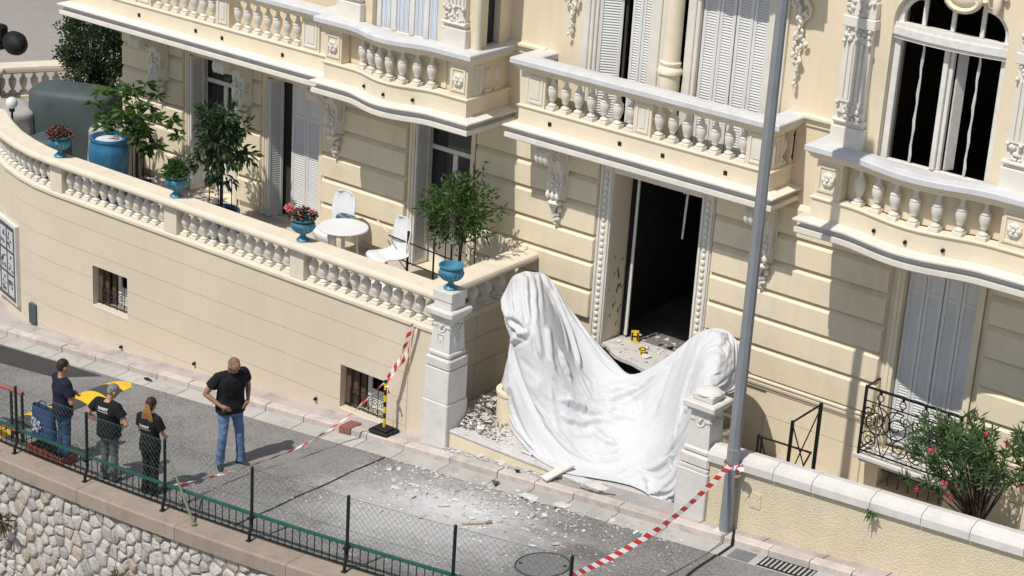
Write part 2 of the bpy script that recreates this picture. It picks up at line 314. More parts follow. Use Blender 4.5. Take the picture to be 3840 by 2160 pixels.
adddust(MT['asphalt'], -0.5, -4.7, 3.3, 2.2, (0.50, 0.495, 0.49), .12, .50, 2.0)
adddust(MT['asphalt'], -0.3, -4.2, 3.0, 1.4, (0.66, 0.66, 0.66), .38, .62, 3.2)
adddust(MT['asphalt'], 2.1, -4.4, 1.5, 0.8, (0.075, 0.058, 0.055), 0.42, 0.7, 2.2)
adddust(MT['pave'], 0.4, -2.9, 3.4, 1.2, (0.30, 0.29, 0.28), .12, .5, 3.0)
adddust(MT['pave'], -0.6, -2.85, 1.8, 0.5, (0.48, 0.47, 0.46), .35, .6, 4.0)
obj('ground', MB().add([(-500, -400, -4), (400, -400, -4), (400, 500, -4), (-500, 500, -4)], [(0, 1, 2, 3)]), 'ground', kind='structure')
b = MB(); xs = [-30 + i * 0.8 for i in range(66)]
for i in range(len(xs) - 1):
    x0, x1 = xs[i], xs[i + 1]; b.add([(x0, fy(max(-12, min(8, x0))) + .05, gz(x0)), (x1, fy(max(-12, min(8, x1))) + .05, gz(x1)), (x1, -3.30, gz(x1)), (x0, -3.30, gz(x0))], [(0, 1, 2, 3)])
road = obj('road', b, 'asphalt', kind='structure')
b = MB()
def strip(b, x0, x1, y0, y1, off, th=0.003, m=0, zf=gz):
    b.add([(x0, y0, zf(x0) + off), (x1, y0, zf(x1) + off), (x1, y1, zf(x1) + off), (x0, y1, zf(x0) + off)], [(0, 1, 2, 3)], m)
for xa, xb, n in ((-2.47, -2.37, 0), (3.62, 3.80, 1)):
    pts = [(xa + (xb - xa) * t * (-1 if n == 0 else 1) * 1.0 + 0.012 * math.sin(t * 19 + n), -3.3 - t * 3.35) for t in np.linspace(0, 1, 30)]
    for (xA, yA), (xB, yB) in zip(pts[:-1], pts[1:]):
        w = 0.016 + 0.008 * rng.random() if n == 0 else 0.026
        b.add([(xA - w, yA, gz(xA) + .004), (xA + w, yA, gz(xA) + .004), (xB + w, yB, gz(xB) + .004), (xB - w, yB, gz(xB) + .004)], [(0, 1, 2, 3)])
obj('joint', b, 'tar', road)
b = MB()   # darker repaired strip beside the gutter
b.add([(-16, -4.05, gz(-16) + .004), (-11.2, -4.05, gz(-11.2) + .004), (-9.6, -3.98, gz(-9.6) + .004), (-8.95, -3.45, gz(-8.95) + .004), (-10.0, -3.42, gz(-10) + .004), (-16, -3.42, gz(-16) + .004)], [(0, 1, 2, 3, 4, 5)])
obj('asphalt_patch', b, 'asphaltnew', road)
# pavement with kerb and gutter stones
b = MB(); xs = [-24 + i * 1.0 for i in range(38)]
def pin(x): return -2.5 if x > -10.5 else -2.5 + 0.10 * (x + 10.5) ** 2 * 0.9
for x0, x1 in zip(xs[:-1], xs[1:]):
    b.add([(x0, -2.93, pz(x0)), (x1, -2.93, pz(x1)), (x1, min(pin(x1), 2), pz(x1)), (x0, min(pin(x0), 2), pz(x0))], [(0, 1, 2, 3)])
    b.add([(x0, -2.93, pz(x0)), (x1, -2.93, pz(x1)), (x1, -2.93, pz(x1) - .3), (x0, -2.93, pz(x0) - .3)], [(0, 1, 2, 3)])
pave = obj('pavement', b, 'pave', kind='structure')
x = -15.0; i = 0
while x < 10.2:
    ln = rng.uniform(0.62, 0.98); x1 = x + ln - 0.012; h = .010 * rng.random()
    if not (-3.62 < x1 < -3.3 and False):
        b = MB(); c = 0.018
        z0a, z0b = gz(x) - .08, gz(x1) - .08; za, zb = pz(x) + .006 + h, pz(x1) + .006 + h; yf = -3.06 + rng.uniform(-.008, .008); yb = -2.90
        b.add([(x, yf, z0a), (x1, yf, z0b), (x1, yf, zb - c), (x, yf, za - c), (x, yf + c, za), (x1, yf + c, zb), (x1, yb, zb), (x, yb, za), (x1, yb, z0b), (x, yb, z0a)],
              [(0, 1, 2, 3), (3, 2, 5, 4), (4, 5, 6, 7), (1, 8, 6, 5, 2), (0, 3, 4, 7, 9), (7, 6, 8, 9)])
        kb = obj('kerb_stone', b, 'kerb', pave)
    b = MB(); yA, yB = -3.385 + rng.uniform(-.01, .01), -3.05
    b.add([(x, yA, gz(x) + .005), (x1, yA, gz(x1) + .005), (x1, yB, gz(x1) + .028), (x, yB, gz(x) + .028)], [(0, 1, 2, 3)])
    obj('gutter_slab', b, 'gutter', pave)
    x += ln; i += 1
b = MB()   # one kerb stone painted red: thin coat proud of the stone
xk = -3.72; b.add([(xk, -3.075, gz(xk) + .03), (xk + .24, -3.075, gz(xk + .24) + .03), (xk + .24, -3.075, pz(xk + .24) + .02), (xk, -3.075, pz(xk) + .02), (xk, -2.78, pz(xk) + .022), (xk + .24, -2.78, pz(xk + .24) + .022)], [(0, 1, 2, 3), (3, 2, 5, 4)])
obj('painted_stone', b, 'brick', pave)
b = MB()
for xj in (3.0, 4.05, 5.0, 5.95, 6.9): b.add([(xj - .006, -2.9, pz(xj) + .004), (xj + .006, -2.9, pz(xj) + .004), (xj + .05, -2.62, pz(xj) + .006), (xj + .038, -2.62, pz(xj) + .006)], [(0, 1, 2, 3)])
b.add([(3.66, -3.07, pz(3.66) + .012), (3.71, -3.07, pz(3.7) + .012), (3.55, -2.78, pz(3.55) + .010), (3.51, -2.78, pz(3.51) + .010)], [(0, 1, 2, 3)])
b.add([(3.655, -3.068, gz(3.66)), (3.705, -3.068, gz(3.7)), (3.71, -3.068, pz(3.7) + .012), (3.66, -3.068, pz(3.66) + .012)], [(0, 1, 2, 3)])
b.add([(3.64, -3.40, gz(3.66) + .012), (3.69, -3.40, gz(3.7) + .012), (3.705, -3.05, gz(3.7) + .034), (3.655, -3.05, gz(3.66) + .034)], [(0, 1, 2, 3)])
obj('joint', b, 'tar', pave)


# ------------------------------------------------------------------ villa
villa = empty('villa', (0, 0.2, 2.0), 'cream stucco villa with white balustraded balconies and a blown out entrance door', 'building')
def wallgrid(b, x0, x1, z0, z1, y0, y1, ops, m=0, mr=0, bare=()):
    X = sorted({x0, x1, *[o[0] for o in ops], *[o[1] for o in ops]}); Z = sorted({z0, z1, *[o[2] for o in ops], *[o[3] for o in ops]})
    X = [v for v in X if x0 <= v <= x1]; Z = [v for v in Z if z0 <= v <= z1]
    def solid(i, k):
        if i < 0 or k < 0 or i >= len(X) - 1 or k >= len(Z) - 1: return False
        cx, cz = (X[i] + X[i + 1]) / 2, (Z[k] + Z[k + 1]) / 2
        return not any(o[0] < cx < o[1] and o[2] < cz < o[3] for o in ops)
    for i in range(len(X) - 1):
        for k in range(len(Z) - 1):
            if not solid(i, k): continue
            a, c, d, e = X[i], X[i + 1], Z[k], Z[k + 1]
            b.add([(a, y0, d), (c, y0, d), (c, y0, e), (a, y0, e)], [(0, 1, 2, 3)], m); b.add([(a, y1, d), (c, y1, d), (c, y1, e), (a, y1, e)], [(3, 2, 1, 0)], m)
            if not solid(i - 1, k): b.add([(a, y0, d), (a, y1, d), (a, y1, e), (a, y0, e)], [(3, 2, 1, 0)], m)
            if not solid(i + 1, k): b.add([(c, y0, d), (c, y1, d), (c, y1, e), (c, y0, e)], [(0, 1, 2, 3)], m)
            if not solid(i, k - 1): b.add([(a, y0, d), (c, y0, d), (c, y1, d), (a, y1, d)], [(3, 2, 1, 0)], m)
            if not solid(i, k + 1): b.add([(a, y0, e), (c, y0, e), (c, y1, e), (a, y1, e)], [(0, 1, 2, 3)], m)
    return b
OPA, OPB, OPC, OPD, OPE = (-10.34, -9.2, 3.36, 5.98), (-8.35, -7.1, 3.36, 5.98), (-4.9, -3.7, 3.36, 5.98), (-0.8, 0.84, 3.02, 6.05), (4.33, 5.47, 3.02, 5.95)
CELL = (4.3, 5.38, 2.36, 2.86)
b = MB(); wallgrid(b, -12.13, 8.6, 1.2, 6.6, 0.0, 0.5, [OPA, OPB, OPC, OPD, OPE, CELL])
wallgrid(b, -12.13, 8.6, 6.6, 10.9, 0.0, 0.5, [(-1.42, 1.98, 6.75, 10.0), (3.6, 6.16, 6.8, 10.8), (-5.7, -3.3, 6.8, 10.8)])
wall = obj('wall', b, 'cream', villa)
b = MB()   # the rest of the body behind the street front
b.box(-12.12, -11.7, 0.5, 12, 1.2, 10.9); b.box(8.2, 8.6, 0.5, 12, 1.2, 10.9); b.box(-12.12, 8.6, 12, 12.4, 1.2, 10.9); b.box(-12.3, 8.8, -.2, 12.6, 10.905, 11.1)
obj('body', b, 'cream', villa)
b = MB()   # rooms
b.box(-11.68, 8.18, 0.52, 11.9, 6.2, 6.6); b.box(-11.68, 8.18, 5.5, 5.7, 3.0, 6.2); b.box(-11.68, 8.18, 4.5, 4.7, 6.6, 10.9)
for xx in (-6.2, -2.2, -1.35, 1.6, 3.3): b.box(xx, xx + .15, 0.52, 5.5, 3.0, 6.2)
for xx in (-3.2, 2.9): b.box(xx, xx + .15, 0.52, 4.5, 6.6, 10.9)
b.box(4.0, 5.7, 1.6, 2.0, 1.6, 2.79)
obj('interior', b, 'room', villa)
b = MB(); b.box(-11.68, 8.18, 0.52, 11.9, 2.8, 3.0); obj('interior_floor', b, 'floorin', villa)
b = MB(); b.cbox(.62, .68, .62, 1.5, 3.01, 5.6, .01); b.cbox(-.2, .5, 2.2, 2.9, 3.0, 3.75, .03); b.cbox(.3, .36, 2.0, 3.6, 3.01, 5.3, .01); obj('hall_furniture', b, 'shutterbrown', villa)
# rusticated blocks
ZR = [3.50, 4.0, 4.48, 4.93, 5.42, 5.87, 6.39]
def bossage(x0, x1, z0, z1, y=0.0, e0=.03, e1=.03):
    P = [(y - .002, z0 + .016), (y - .085, z0 + .020), (y - .085, z1 - .085), (y - .012, z1 - .016), (y - .002, z1 - .016)]; b = MB(); vs = []
    for X, e in ((x0, e0), (x1, -e1)):
        for i, (yy, zz) in enumerate(P): vs.append((X + (e if i in (1, 2) else 0), yy, zz))
    b.add(vs, [(0, 1, 2, 3, 4), (9, 8, 7, 6, 5), (0, 5, 6, 1), (1, 6, 7, 2), (2, 7, 8, 3), (3, 8, 9, 4)])
    return b
segs = [(-12.13, -10.46), (-9.08, -8.46), (-6.99, -5.03), (-3.57, -1.06), (1.09, 4.13), (5.66, 8.5)]
for s0, s1 in segs:
    for z0, z1 in zip(ZR[:-1], ZR[1:]): obj('block', bossage(s0, s1, z0, z1), 'cream', wall)
for o in (OPA, OPB, OPC, OPE):     # flat architraves round the openings
    b = MB()
    for sx, xe in ((-1, o[0]), (1, o[1])):
        a, c = (xe - .11, xe - .002) if sx < 0 else (xe + .002, xe + .11)
        b.cbox(a, c, -.035, .1, 3.0 if o is OPE else 3.37, o[3] + .1, .008)
        a, c = (xe - .11, xe - .055) if sx < 0 else (xe + .055, xe + .11)
        b.cbox(a, c, -.055, .0, 3.0 if o is OPE else 3.37, o[3] + .1, .008)
    b.cbox(o[0] - .108, o[1] + .108, -.033, .1, o[3] + .002, o[3] + .098, .008)
    obj('architrave', b, 'creamtrim', villa)
# base moulding and plinth under the ground floor on the right of the door
def pathx(x0, x1, y): return [(x0, y), (x1, y)]
for s0, s1 in ((1.09, 4.2), (5.62, 8.5)):
    b = MB(); b.prism([(0, 3.30), (-.05, 3.31), (-.05, 3.345), (-.075, 3.36), (-.085, 3.40), (-.075, 3.44), (-.10, 3.45), (-.10, 3.475), (-.02, 3.498), (0, 3.498)], 0, s0, s1)
    obj('base_moulding', b, 'creamtrim', villa)
for x0, x1 in ((2.3, 3.24), (3.25, 4.0), (5.7, 6.6), (6.61, 8.5)):
    for z0, z1, d in ((2.885, 3.297, .035), (2.0, 2.878, .03)): obj('plinth_panel', MB().cbox(x0, x1, -d, .0, z0, z1, .006), 'cream', villa)
# string course of the first floor
SCP = [(0, 7.58), (-.03, 7.585), (-.03, 7.63), (-.055, 7.65), (-.055, 7.68), (-.085, 7.70), (-.085, 7.735), (0, 7.755)]
for x0, x1 in ((-3.0, -2.3), (2.32, 3.3)): obj('string_course', MB().prism(SCP, 0, x0, x1), 'creamtrim', villa)

# ---- balusters
def balmesh(h, r, name, mt='white', n=14):
    b = MB(); p = [(.62, .10), (.80, .115), (.86, .14), (.80, .165), (.55, .18), (.40, .215), (.36, .25), (.42, .275), (.62, .285), (.60, .305), (.72, .36), (.92, .45), (1.0, .53), (.98, .60), (.90, .645), (1.0, .66), (.98, .685), (.70, .72), (.46, .80), (.36, .87), (.40, .905), (.62, .92), (.60, .94)]
    b.lathe([(r * a, h * z) for a, z in p], n); w = r * .93; b.cbox(-w, w, -w, w, 0, h * .105, .006); w = r * .8; b.cbox(-w, w, -w, w, h * .935, h, .006)
    return b.mesh(name, mt, 35)
BAL = balmesh(0.55, 0.082, 'baluster'); TBAL = balmesh(0.475, 0.082, 'baluster')
def rosettemesh():
    b = MB()
    for i in range(6):
        a = i * math.pi / 3; b.ell((.062 * math.cos(a), -.02, .062 * math.sin(a)), (.046, .026, .046), 8, 5)
    for i in range(6):
        a = (i + .5) * math.pi / 3; b.ell((.085 * math.cos(a), -.008, .085 * math.sin(a)), (.03, .016, .03), 6, 4)
    b.ell((0, -.045, 0), (.026, .026, .026), 8, 5); return b.mesh('rosette', 'white', 60)
ROS = rosettemesh()
SLAB = [(-.30, 6.40), (.10, 6.40), (.135, 6.42), (.150, 6.43), (.150, 6.500), (.075, 6.505), (.075, 6.588), (.168, 6.594), (.178, 6.604), (.178, 6.626), (.01, 6.665), (-.30, 6.665)]
BAND = [(-.18, 6.667), (0, 6.667), (0, 6.925), (.018, 6.932), (.028, 6.945), (.028, 6.962), (.0, 6.972), (-.18, 6.972)]
COPL = [(-.17, 7.522), (.03, 7.522), (.045, 7.545), (.07, 7.55), (.07, 7.58), (.095, 7.60), (.095, 7.618), (-.17, 7.618)]
COPT = [(-.22, 7.621), (.12, 7.621), (.135, 7.635), (.135, 7.705), (.12, 7.722), (-.03, 7.735), (-.205, 7.722), (-.22, 7.705)]
def pedestal(parent, c, nrm, w, rosette=False, d=.2):
    n = Vector((nrm[0], nrm[1], 0)).normalized(); t = Vector((-n.y, n.x, 0)); C = Vector((c[0], c[1], 0)) - n * (d / 2 + .012)
    b = MB(); zc, hz = (6.972 + 7.522) / 2, (7.522 - 6.972) / 2 - .001
    b.obox(C + Vector((0, 0, zc)), t * (w / 2), n * (d / 2), (0, 0, hz))
    p = obj('pedestal', b, 'creamtrim', parent); b = MB(); F = C + n * (d / 2)
    if rosette:
        hw, hh, r = w / 2 - .055, hz - .10, .02
        for s in (-1, 1):
            b.obox(F + t * s * (hw + .0) + Vector((0, 0, zc)) + n * .006, t * .018, n * .012, (0, 0, hh + .018)); b.obox(F + Vector((0, 0, zc + s * hh)) + n * .006, t * (hw - .019), n * .012, (0, 0, .018))
        obj('panel_frame', b, 'creamtrim', parent)
        inst('rosette', ROS, parent, F + Vector((0, 0, zc)) + n * .004, math.atan2(n.x, -n.y))
    else:
        hw, hh = w / 2 - .06, hz - .07
        for s in (-1, 1):
            b.obox(F + t * s * hw + Vector((0, 0, zc)) + n * .005, t * .016, n * .010, (0, 0, hh + .016)); b.obox(F + Vector((0, 0, zc + s * hh)) + n * .005, t * (hw - .017), n * .010, (0, 0, .016))
        b.obox(F + Vector((0, 0, zc)) + n * .003, t * (hw - .055), n * .006, (0, 0, hh - .055))
        obj('panel', b, 'white', parent)
def balcony(path, floor, name='balcony', smoothp=False, label=None, spikes=None, cuts=()):
    b = MB(); b.sweep(path, SLAB); b.prism(floor, 2, 6.405, 6.66)
    bal = obj(name, b, 'white', villa, label=label)
    obj('shade_strip', MB().sweep(path, [(.074, 6.506), (.086, 6.506), (.086, 6.587), (.074, 6.587)]), 'slabshade', bal); obj('parapet_band', MB().sweep(path, BAND), 'creamtrim', bal); obj('coping_moulding', MB().sweep(path, COPL), 'creamtrim', bal); obj('coping', MB().sweep(path, COPT), 'coping', bal)  # grey band in the recess paints in the shade below the cap
    return bal
def drain(parent, x, y):
    b = MB(); b.box(x - .032, x + .032, y - .008, y + .05, 6.735, 6.80); b2 = obj('drain_hole', b, 'black', parent)
# mid balcony over the door
PX, PY = 2.30, -.655
mid = balcony([(-PX, .0), (-PX, PY), (PX, PY), (PX, .0)], [(-PX, 0), (-PX, PY), (PX, PY), (PX, 0)], label='straight balcony over the door')
for c, w in ((-2.02, .40), (.015, .32), (2.04, .38)): pedestal(mid, (c, PY), (0, -1), w)
for x0, x1 in ((-1.73, -.24), (.27, 1.76)):
    for i in range(7): inst('baluster', BAL, mid, (x0 + (x1 - x0) * i / 6, PY + .10, 6.972))
for s in (-1, 1):
    pedestal(mid, (s * PX, -.50), (s, 0), .30); inst('baluster', BAL, mid, (s * (PX - .10), -.25, 6.972)); pedestal(mid, (s * PX, -.06), (s, 0), .12)
for xx in (-1.68, -.35, .44, 1.55): drain(mid, xx, PY)
# left balcony
LX0, LX1, LY = -12.6, -6.20, -.88
lef = balcony([(LX0, .0), (LX0, LY), (LX1, LY), (LX1, .0)], [(LX0, 0), (LX0, LY), (LX1, LY), (LX1, 0)], label='long balcony at the left end of the front')
for c, w in ((-12.3, .36), (-10.62, .32), (-8.66, .32), (-6.58, .40)): pedestal(lef, (c, LY), (0, -1), w)
for x0, x1 in ((-12.0, -10.95), (-10.33, -8.98), (-8.35, -6.95)):
    k = max(5, int(round((x1 - x0) / .232)) + 1)
    for i in range(k): inst('baluster', BAL, lef, (x0 + (x1 - x0) * i / (k - 1), LY + .10, 6.972))
pedestal(lef, (LX1, -.66), (1, 0), .34); inst('baluster', BAL, lef, (LX1 - .1, -.36, 6.972)); pedestal(lef, (LX1, -.09), (1, 0), .16)
for xx in (-10.75, -9.3, -8.65, -7.2): drain(lef, xx, LY)
# bays with bowed balconettes
def bowy(x, cx, hb, y0, a):
    t = abs(x - cx) / hb; return y0 - (a * .5 * (1 + math.cos(math.pi * min(1, t))) if t < 1 else 0)
def garland(b, top, h, w, seed, y=-.03):
    g = random.Random(seed); n = int(26 * h / .6)
    for i in range(n):
        t = (i + .5) / n; ww = w * (1 - t) ** .6 * (.6 + .4 * math.sin(t * 11 + seed)); x = top[0] + g.uniform(-ww, ww); z = top[2] - h * t
        s = g.uniform(.6, 1.15) * (.055 - .025 * t); q = Matrix.Rotation(g.uniform(-.9, .9), 3, 'Y')
        b.ell((x, top[1] + y * g.uniform(.4, 1.3), z), (s * .75, s * .7, s * 1.2), 7, 5, rot=q)
def bay(cx, hw, whw, po, ph, nb, arch, label):
    W_ = MB(); yb = -.9
    wallgrid(W_, cx - hw, cx + hw, 6.66, 10.9, yb, yb + .28, [(cx - whw, cx + whw, 7.55, 10.35)])
    for s in (-1, 1):
        a, c = sorted((cx + s * hw, cx + s * (hw - .25)))
        if s > 0 and not arch:
            W_.box(a, c, yb + .28, -.001, 6.66, 7.60); W_.box(a, c, -.30, -.001, 7.60, 10.9); W_.box(a, c, yb + .28, -.30, 10.3, 10.9)
        else: W_.box(a, c, yb + .28, -.001, 6.66, 10.9)
    w = obj('bay_wall', W_, 'cream', villa)
    if not arch:
        b = MB(); b.box(cx + hw - .16, cx + hw - .12, yb + .28, -.30, 7.6, 10.3); obj('side_window', b, 'glass', w)
        b = MB(); b.tube([(cx + hw + .04, yb - .02, 7.62), (cx + hw + .04, yb - .02, 10.3)], .075, 12); b.lathe([(.11, 7.62), (.11, 7.70), (.085, 7.74)], 12, (cx + hw + .04, yb - .02, 0)); obj('corner_column', b, 'creamtrim', w, 40)
    hb = (whw + .30) if arch else (whw + .22); y0 = -1.13; a_ = .21; xs = [cx - hb + 2 * hb * i / 24 for i in range(25)]
    path = [(cx - ph, .0), (cx - ph, y0)] + [(x, bowy(x, cx, hb, y0, a_)) for x in xs] + [(cx + ph, y0), (cx + ph, .0)]
    bal = balcony(path, path, label=label)
    for s in (-1, 1): pedestal(bal, (cx + s * (ph - .22 if arch else ph - .19), y0), (0, -1), .40 if arch else .36, True)
    for i in range(nb):
        x = cx + (hb - .19) * (2 * i / (nb - 1) - 1); inst('baluster', BAL, bal, (x, bowy(x, cx, hb, y0, a_) + .10, 6.972))
    for s in (-1, 1):   # the side returns
        pedestal(bal, (cx + s * ph, -.86), (s, 0), .26); inst('baluster', BAL, bal, (cx + s * (ph - .1), -.55, 6.972)); inst('baluster', BAL, bal, (cx + s * (ph - .1), -.30, 6.972))
    b = MB()   # wall panel close behind the balusters
    b.sweep([(x, bowy(x, cx, hb, y0, a_) + .21) for x in xs], [(0, 6.98), (0, 7.52), (-.05, 7.52), (-.05, 6.98)]); obj('back_panel', b, 'cream', bal)
    b = MB()   # bird spikes on the slab
    pp = path[1:-1]
    for i in range(len(pp) - 1):
        A, B = Vector(pp[i]), Vector(pp[i + 1]); n = max(1, int((B - A).length / .034))
        for j in range(n):
            q = A.lerp(B, j / n); 
            for o in (.06, .12): b.add([(q.x - .0014, q.y - o, 6.645), (q.x + .0014, q.y - o, 6.645), (q.x + (rng.random() - .5) * .01, q.y - o - .02, 6.735)], [(0, 1, 2)])
    o = obj('bird_spikes', b, 'paint', bal, kind='stuff')
    for xx in (cx - .55, cx - .02, cx + .5): 
        b = MB(); yy = bowy(xx, cx, hb, y0, a_); b.tube([(xx, yy + .03, 6.76), (xx, yy - .03, 6.75)], .028, 8); obj('drain_spout', b, 'black', bal)
    # shell ornaments below the slab
    b = MB(); 
    for i in range(9):
        x = cx + (i - 4) * .20; b.ell((x, -.22 - .1 * (1 - abs(i - 4) / 4), 6.37), (.09, .10, .07), 8, 5)
    for i in range(5): b.ell((cx + (i - 2) * .12, -.10, 6.20 - .04 * (2 - abs(i - 2))), (.07, .06, .08), 8, 5)
    obj('shell_ornament', b, 'creamtrim', bal, 50)
    # pilasters
    for s in (-1, 1):
        px = cx + s * po; b = MB(); f = yb - .10
        b.cbox(px - .25, px + .25, f - .03, yb, 7.66, 8.02, .01); b.cbox(px - .28, px + .28, f - .06, yb, 7.60, 7.655, .01); b.cbox(px - .22, px + .22, f - .005, yb, 8.022, 8.06, .01)
        b.prism([(yb, 8.062), (f - .03, 8.07), (f - .05, 8.09), (f - .05, 8.105), (f - .03, 8.125), (yb, 8.13)], 0, px - .235, px + .235)
        b.box(px - .205, px + .205, f, yb, 8.13, 9.42); b.cbox(px - .25, px + .25, f - .05, yb, 9.42, 9.57, .012); b.cbox(px - .23, px + .23, f - .02, yb, 9.572, 9.80, .01); b.box(px - .2, px + .2, f, yb, 9.80, 10.9)
        p = obj('pilaster', b, 'white', w); b = MB()
        for i in range(5):
            x = px - .15 + .075 * i; b.cbox(x - .026, x + .026, f - .022, f - .002, 8.36, 9.20, .008)
        obj('reeding', b, 'white', p); b = MB(); g = random.Random(int(px * 100))
        for z0, z1, dn in ((8.14, 8.34, 0), (9.22, 9.40, 1), (9.60, 9.78, 0)):
            for k in range(26):
                x = px + g.uniform(-.19, .19); z = g.uniform(z0, z1); s_ = g.uniform(.016, .034); b.ell((x, f - .012 - g.random() * .025, z), (s_, s_ * .8, s_ * 1.3), 6, 4, rot=Matrix.Rotation(g.uniform(-1, 1), 3, 'Y'))
            for x in (-.19, 0, .19): b.ell((px + x, f - .04, z0 if dn else z1 + .015), (.03, .035, .035), 7, 5)
        for i in range(4): b.ell((px - .1125 + .075 * i, f - .02, 8.375), (.016, .02, .024), 6, 4)
        obj('carved_leaves', b, 'white', p, 60)
    # window
    wx0, wx1 = cx - whw, cx + whw; yf = yb + .10
    win = obj('window', MB().cbox(wx0, wx0 + .10, yf, yf + .09, 7.55, 10.2, .008).cbox(wx1 - .10, wx1, yf, yf + .09, 7.55, 10.2, .008).cbox(wx0 + .1, wx1 - .1, yf, yf + .09, 7.55, 7.66, .008), 'frame', villa, label=('tall arched window whose panes are gone' if arch else 'window with pale curtains behind glass'))
    if arch:
        b = MB(); 
        for z0, z1, pr in ((9.36, 9.42, .05), (9.42, 9.52, .08), (9.52, 9.58, .05)):
            pl = []; n = 12
            for i in range(n + 1):
                x = wx0 + (wx1 - wx0) * i / n; bul = .10 * (1 - (2 * i / n - 1) ** 2); pl.append((x, yf - pr - bul))
            b.prism(pl + [(wx1, yf + .06), (wx0, yf + .06)], 2, z0 + .001, z1)
        obj('transom', b, 'frame', win)
        b = MB(); b.cbox(cx - .075, cx + .0, yf - .02, yf + .06, 7.662, 9.36, .008); b.cbox(cx + .004, cx + .06, yf + .02, yf + .09, 7.662, 9.36, .008)
        b.obox((cx + .12, yf + .18, 8.5), (.035, .07, 0), (.014, -.008, 0), (0, 0, .84)); obj('broken_sash', b, 'frame', win)
        for xo in (-.40, .42):
            b = MB(); pts = [(cx + xo + .006 * math.sin(i * 2.1), yf + .03, 7.66 + 1.7 * i / 14) for i in range(15)]; b.tube(pts, [.018 + .005 * math.sin(i * 1.7) for i in range(15)], 4); obj('glazing_bar', b, 'frame', win)
        for xo in (-.44, -.02, .40):
            b = MB(); b.cbox(cx + xo - .028, cx + xo + .028, yf + .0, yf + .05, 9.582, 10.02, .006); obj('glazing_bar', b, 'frame', win)
        # basket arch: spandrels cut the corners, frame follows the curve
        b = MB(); b2 = MB(); r = .40; zt = 10.03
        for s in (-1, 1):
            ex = cx + s * whw; arc = [(ex - s * r + s * r * math.sin(t), zt - r + r * math.cos(t)) for t in np.linspace(0, math.pi / 2, 9)]
            poly = [(ex, zt + .2), (ex - s * r, zt + .2)] + arc; b.prism(poly, 1, yb + .003, yb + .27)
            b2 = MB(); b2.tube([(x - s * .05 * math.sin(t), yf + .04, z - .05 * math.cos(t)) for (x, z), t in zip(arc, np.linspace(0, math.pi / 2, 9))], .052, 6); obj('arch_frame', b2, 'frame', win, 50)
        b.box(wx0 + r, wx1 - r, yb + .003, yb + .27, zt + .0, zt + .2)
        obj('spandrel', b, 'cream', win)
        b = MB(); cz = 10.10; g = random.Random(5)
        b.tube([(cx + .15 + .24 * math.cos(t), yb - .07, cz + .17 * math.sin(t)) for t in np.linspace(0, 2 * math.pi, 20)[:-1]], .045, 6, closed=True); b.ell((cx + .15, yb - .05, cz), (.2, .07, .13), 12, 7)
        for i in range(26): b.ell((cx + .15 + g.uniform(-.75, .6), yb - .04, cz + g.uniform(-.04, .2)), (.06 * g.uniform(.5, 1), .05, .05 * g.uniform(.5, 1)), 6, 4)
        for s in (-.42, .62): b.tube([(cx + s, yb - .05, 10.2), (cx + s + .02, yb - .09, 10.08), (cx + s + .01, yb - .08, 9.98)], [.07, .06, .04], 8)
        obj('cartouche', b, 'creamtrim', w, 60)
    else:
        b = MB(); b.box(wx0 + .1, wx1 - .1, yf + .05, yf + .056, 7.66, 10.2); obj('pane', b, 'curtain', win)
        b = MB()
        for i in range(44):
            x = wx0 + .1 + (wx1 - wx0 - .2) * i / 43; b.tube([(x, yf + .035, 7.66), (x, yf + .035, 10.2)], .010 + .012 * abs(math.sin(i * .9)), 5)
        obj('curtain', b, 'curtain', win, 60)
        b = MB()
        for xo in (-.32, .06, .36): b.cbox(cx + xo - .05, cx + xo + .05, yf - .01, yf + .05, 7.662, 10.2, .006)
        obj('mullion', b, 'frame', win)
    return w, bal
bay(-4.50, 1.46, .70, 1.10, 1.52, 7, False, 'bowed balconette left of the door under a curtained window')
bay(4.88, 1.56, .83, 1.27, 1.62, 7, True, 'bowed balconette at the right under an arched window')
# wall garlands on the first floor
for x, h, s in ((-1.83, 1.1, 3), (2.2, 1.35, 8)):
    b = MB(); garland(b, (x, -.01, 8.08 + h), h, .20, s, -.07); b.tube([(x + .12 * math.cos(t), -.05, 9.25 + .14 * math.sin(t)) for t in np.linspace(-2.4, 1.2, 10)], .03, 6); obj('garland', b, 'white', villa, 60)
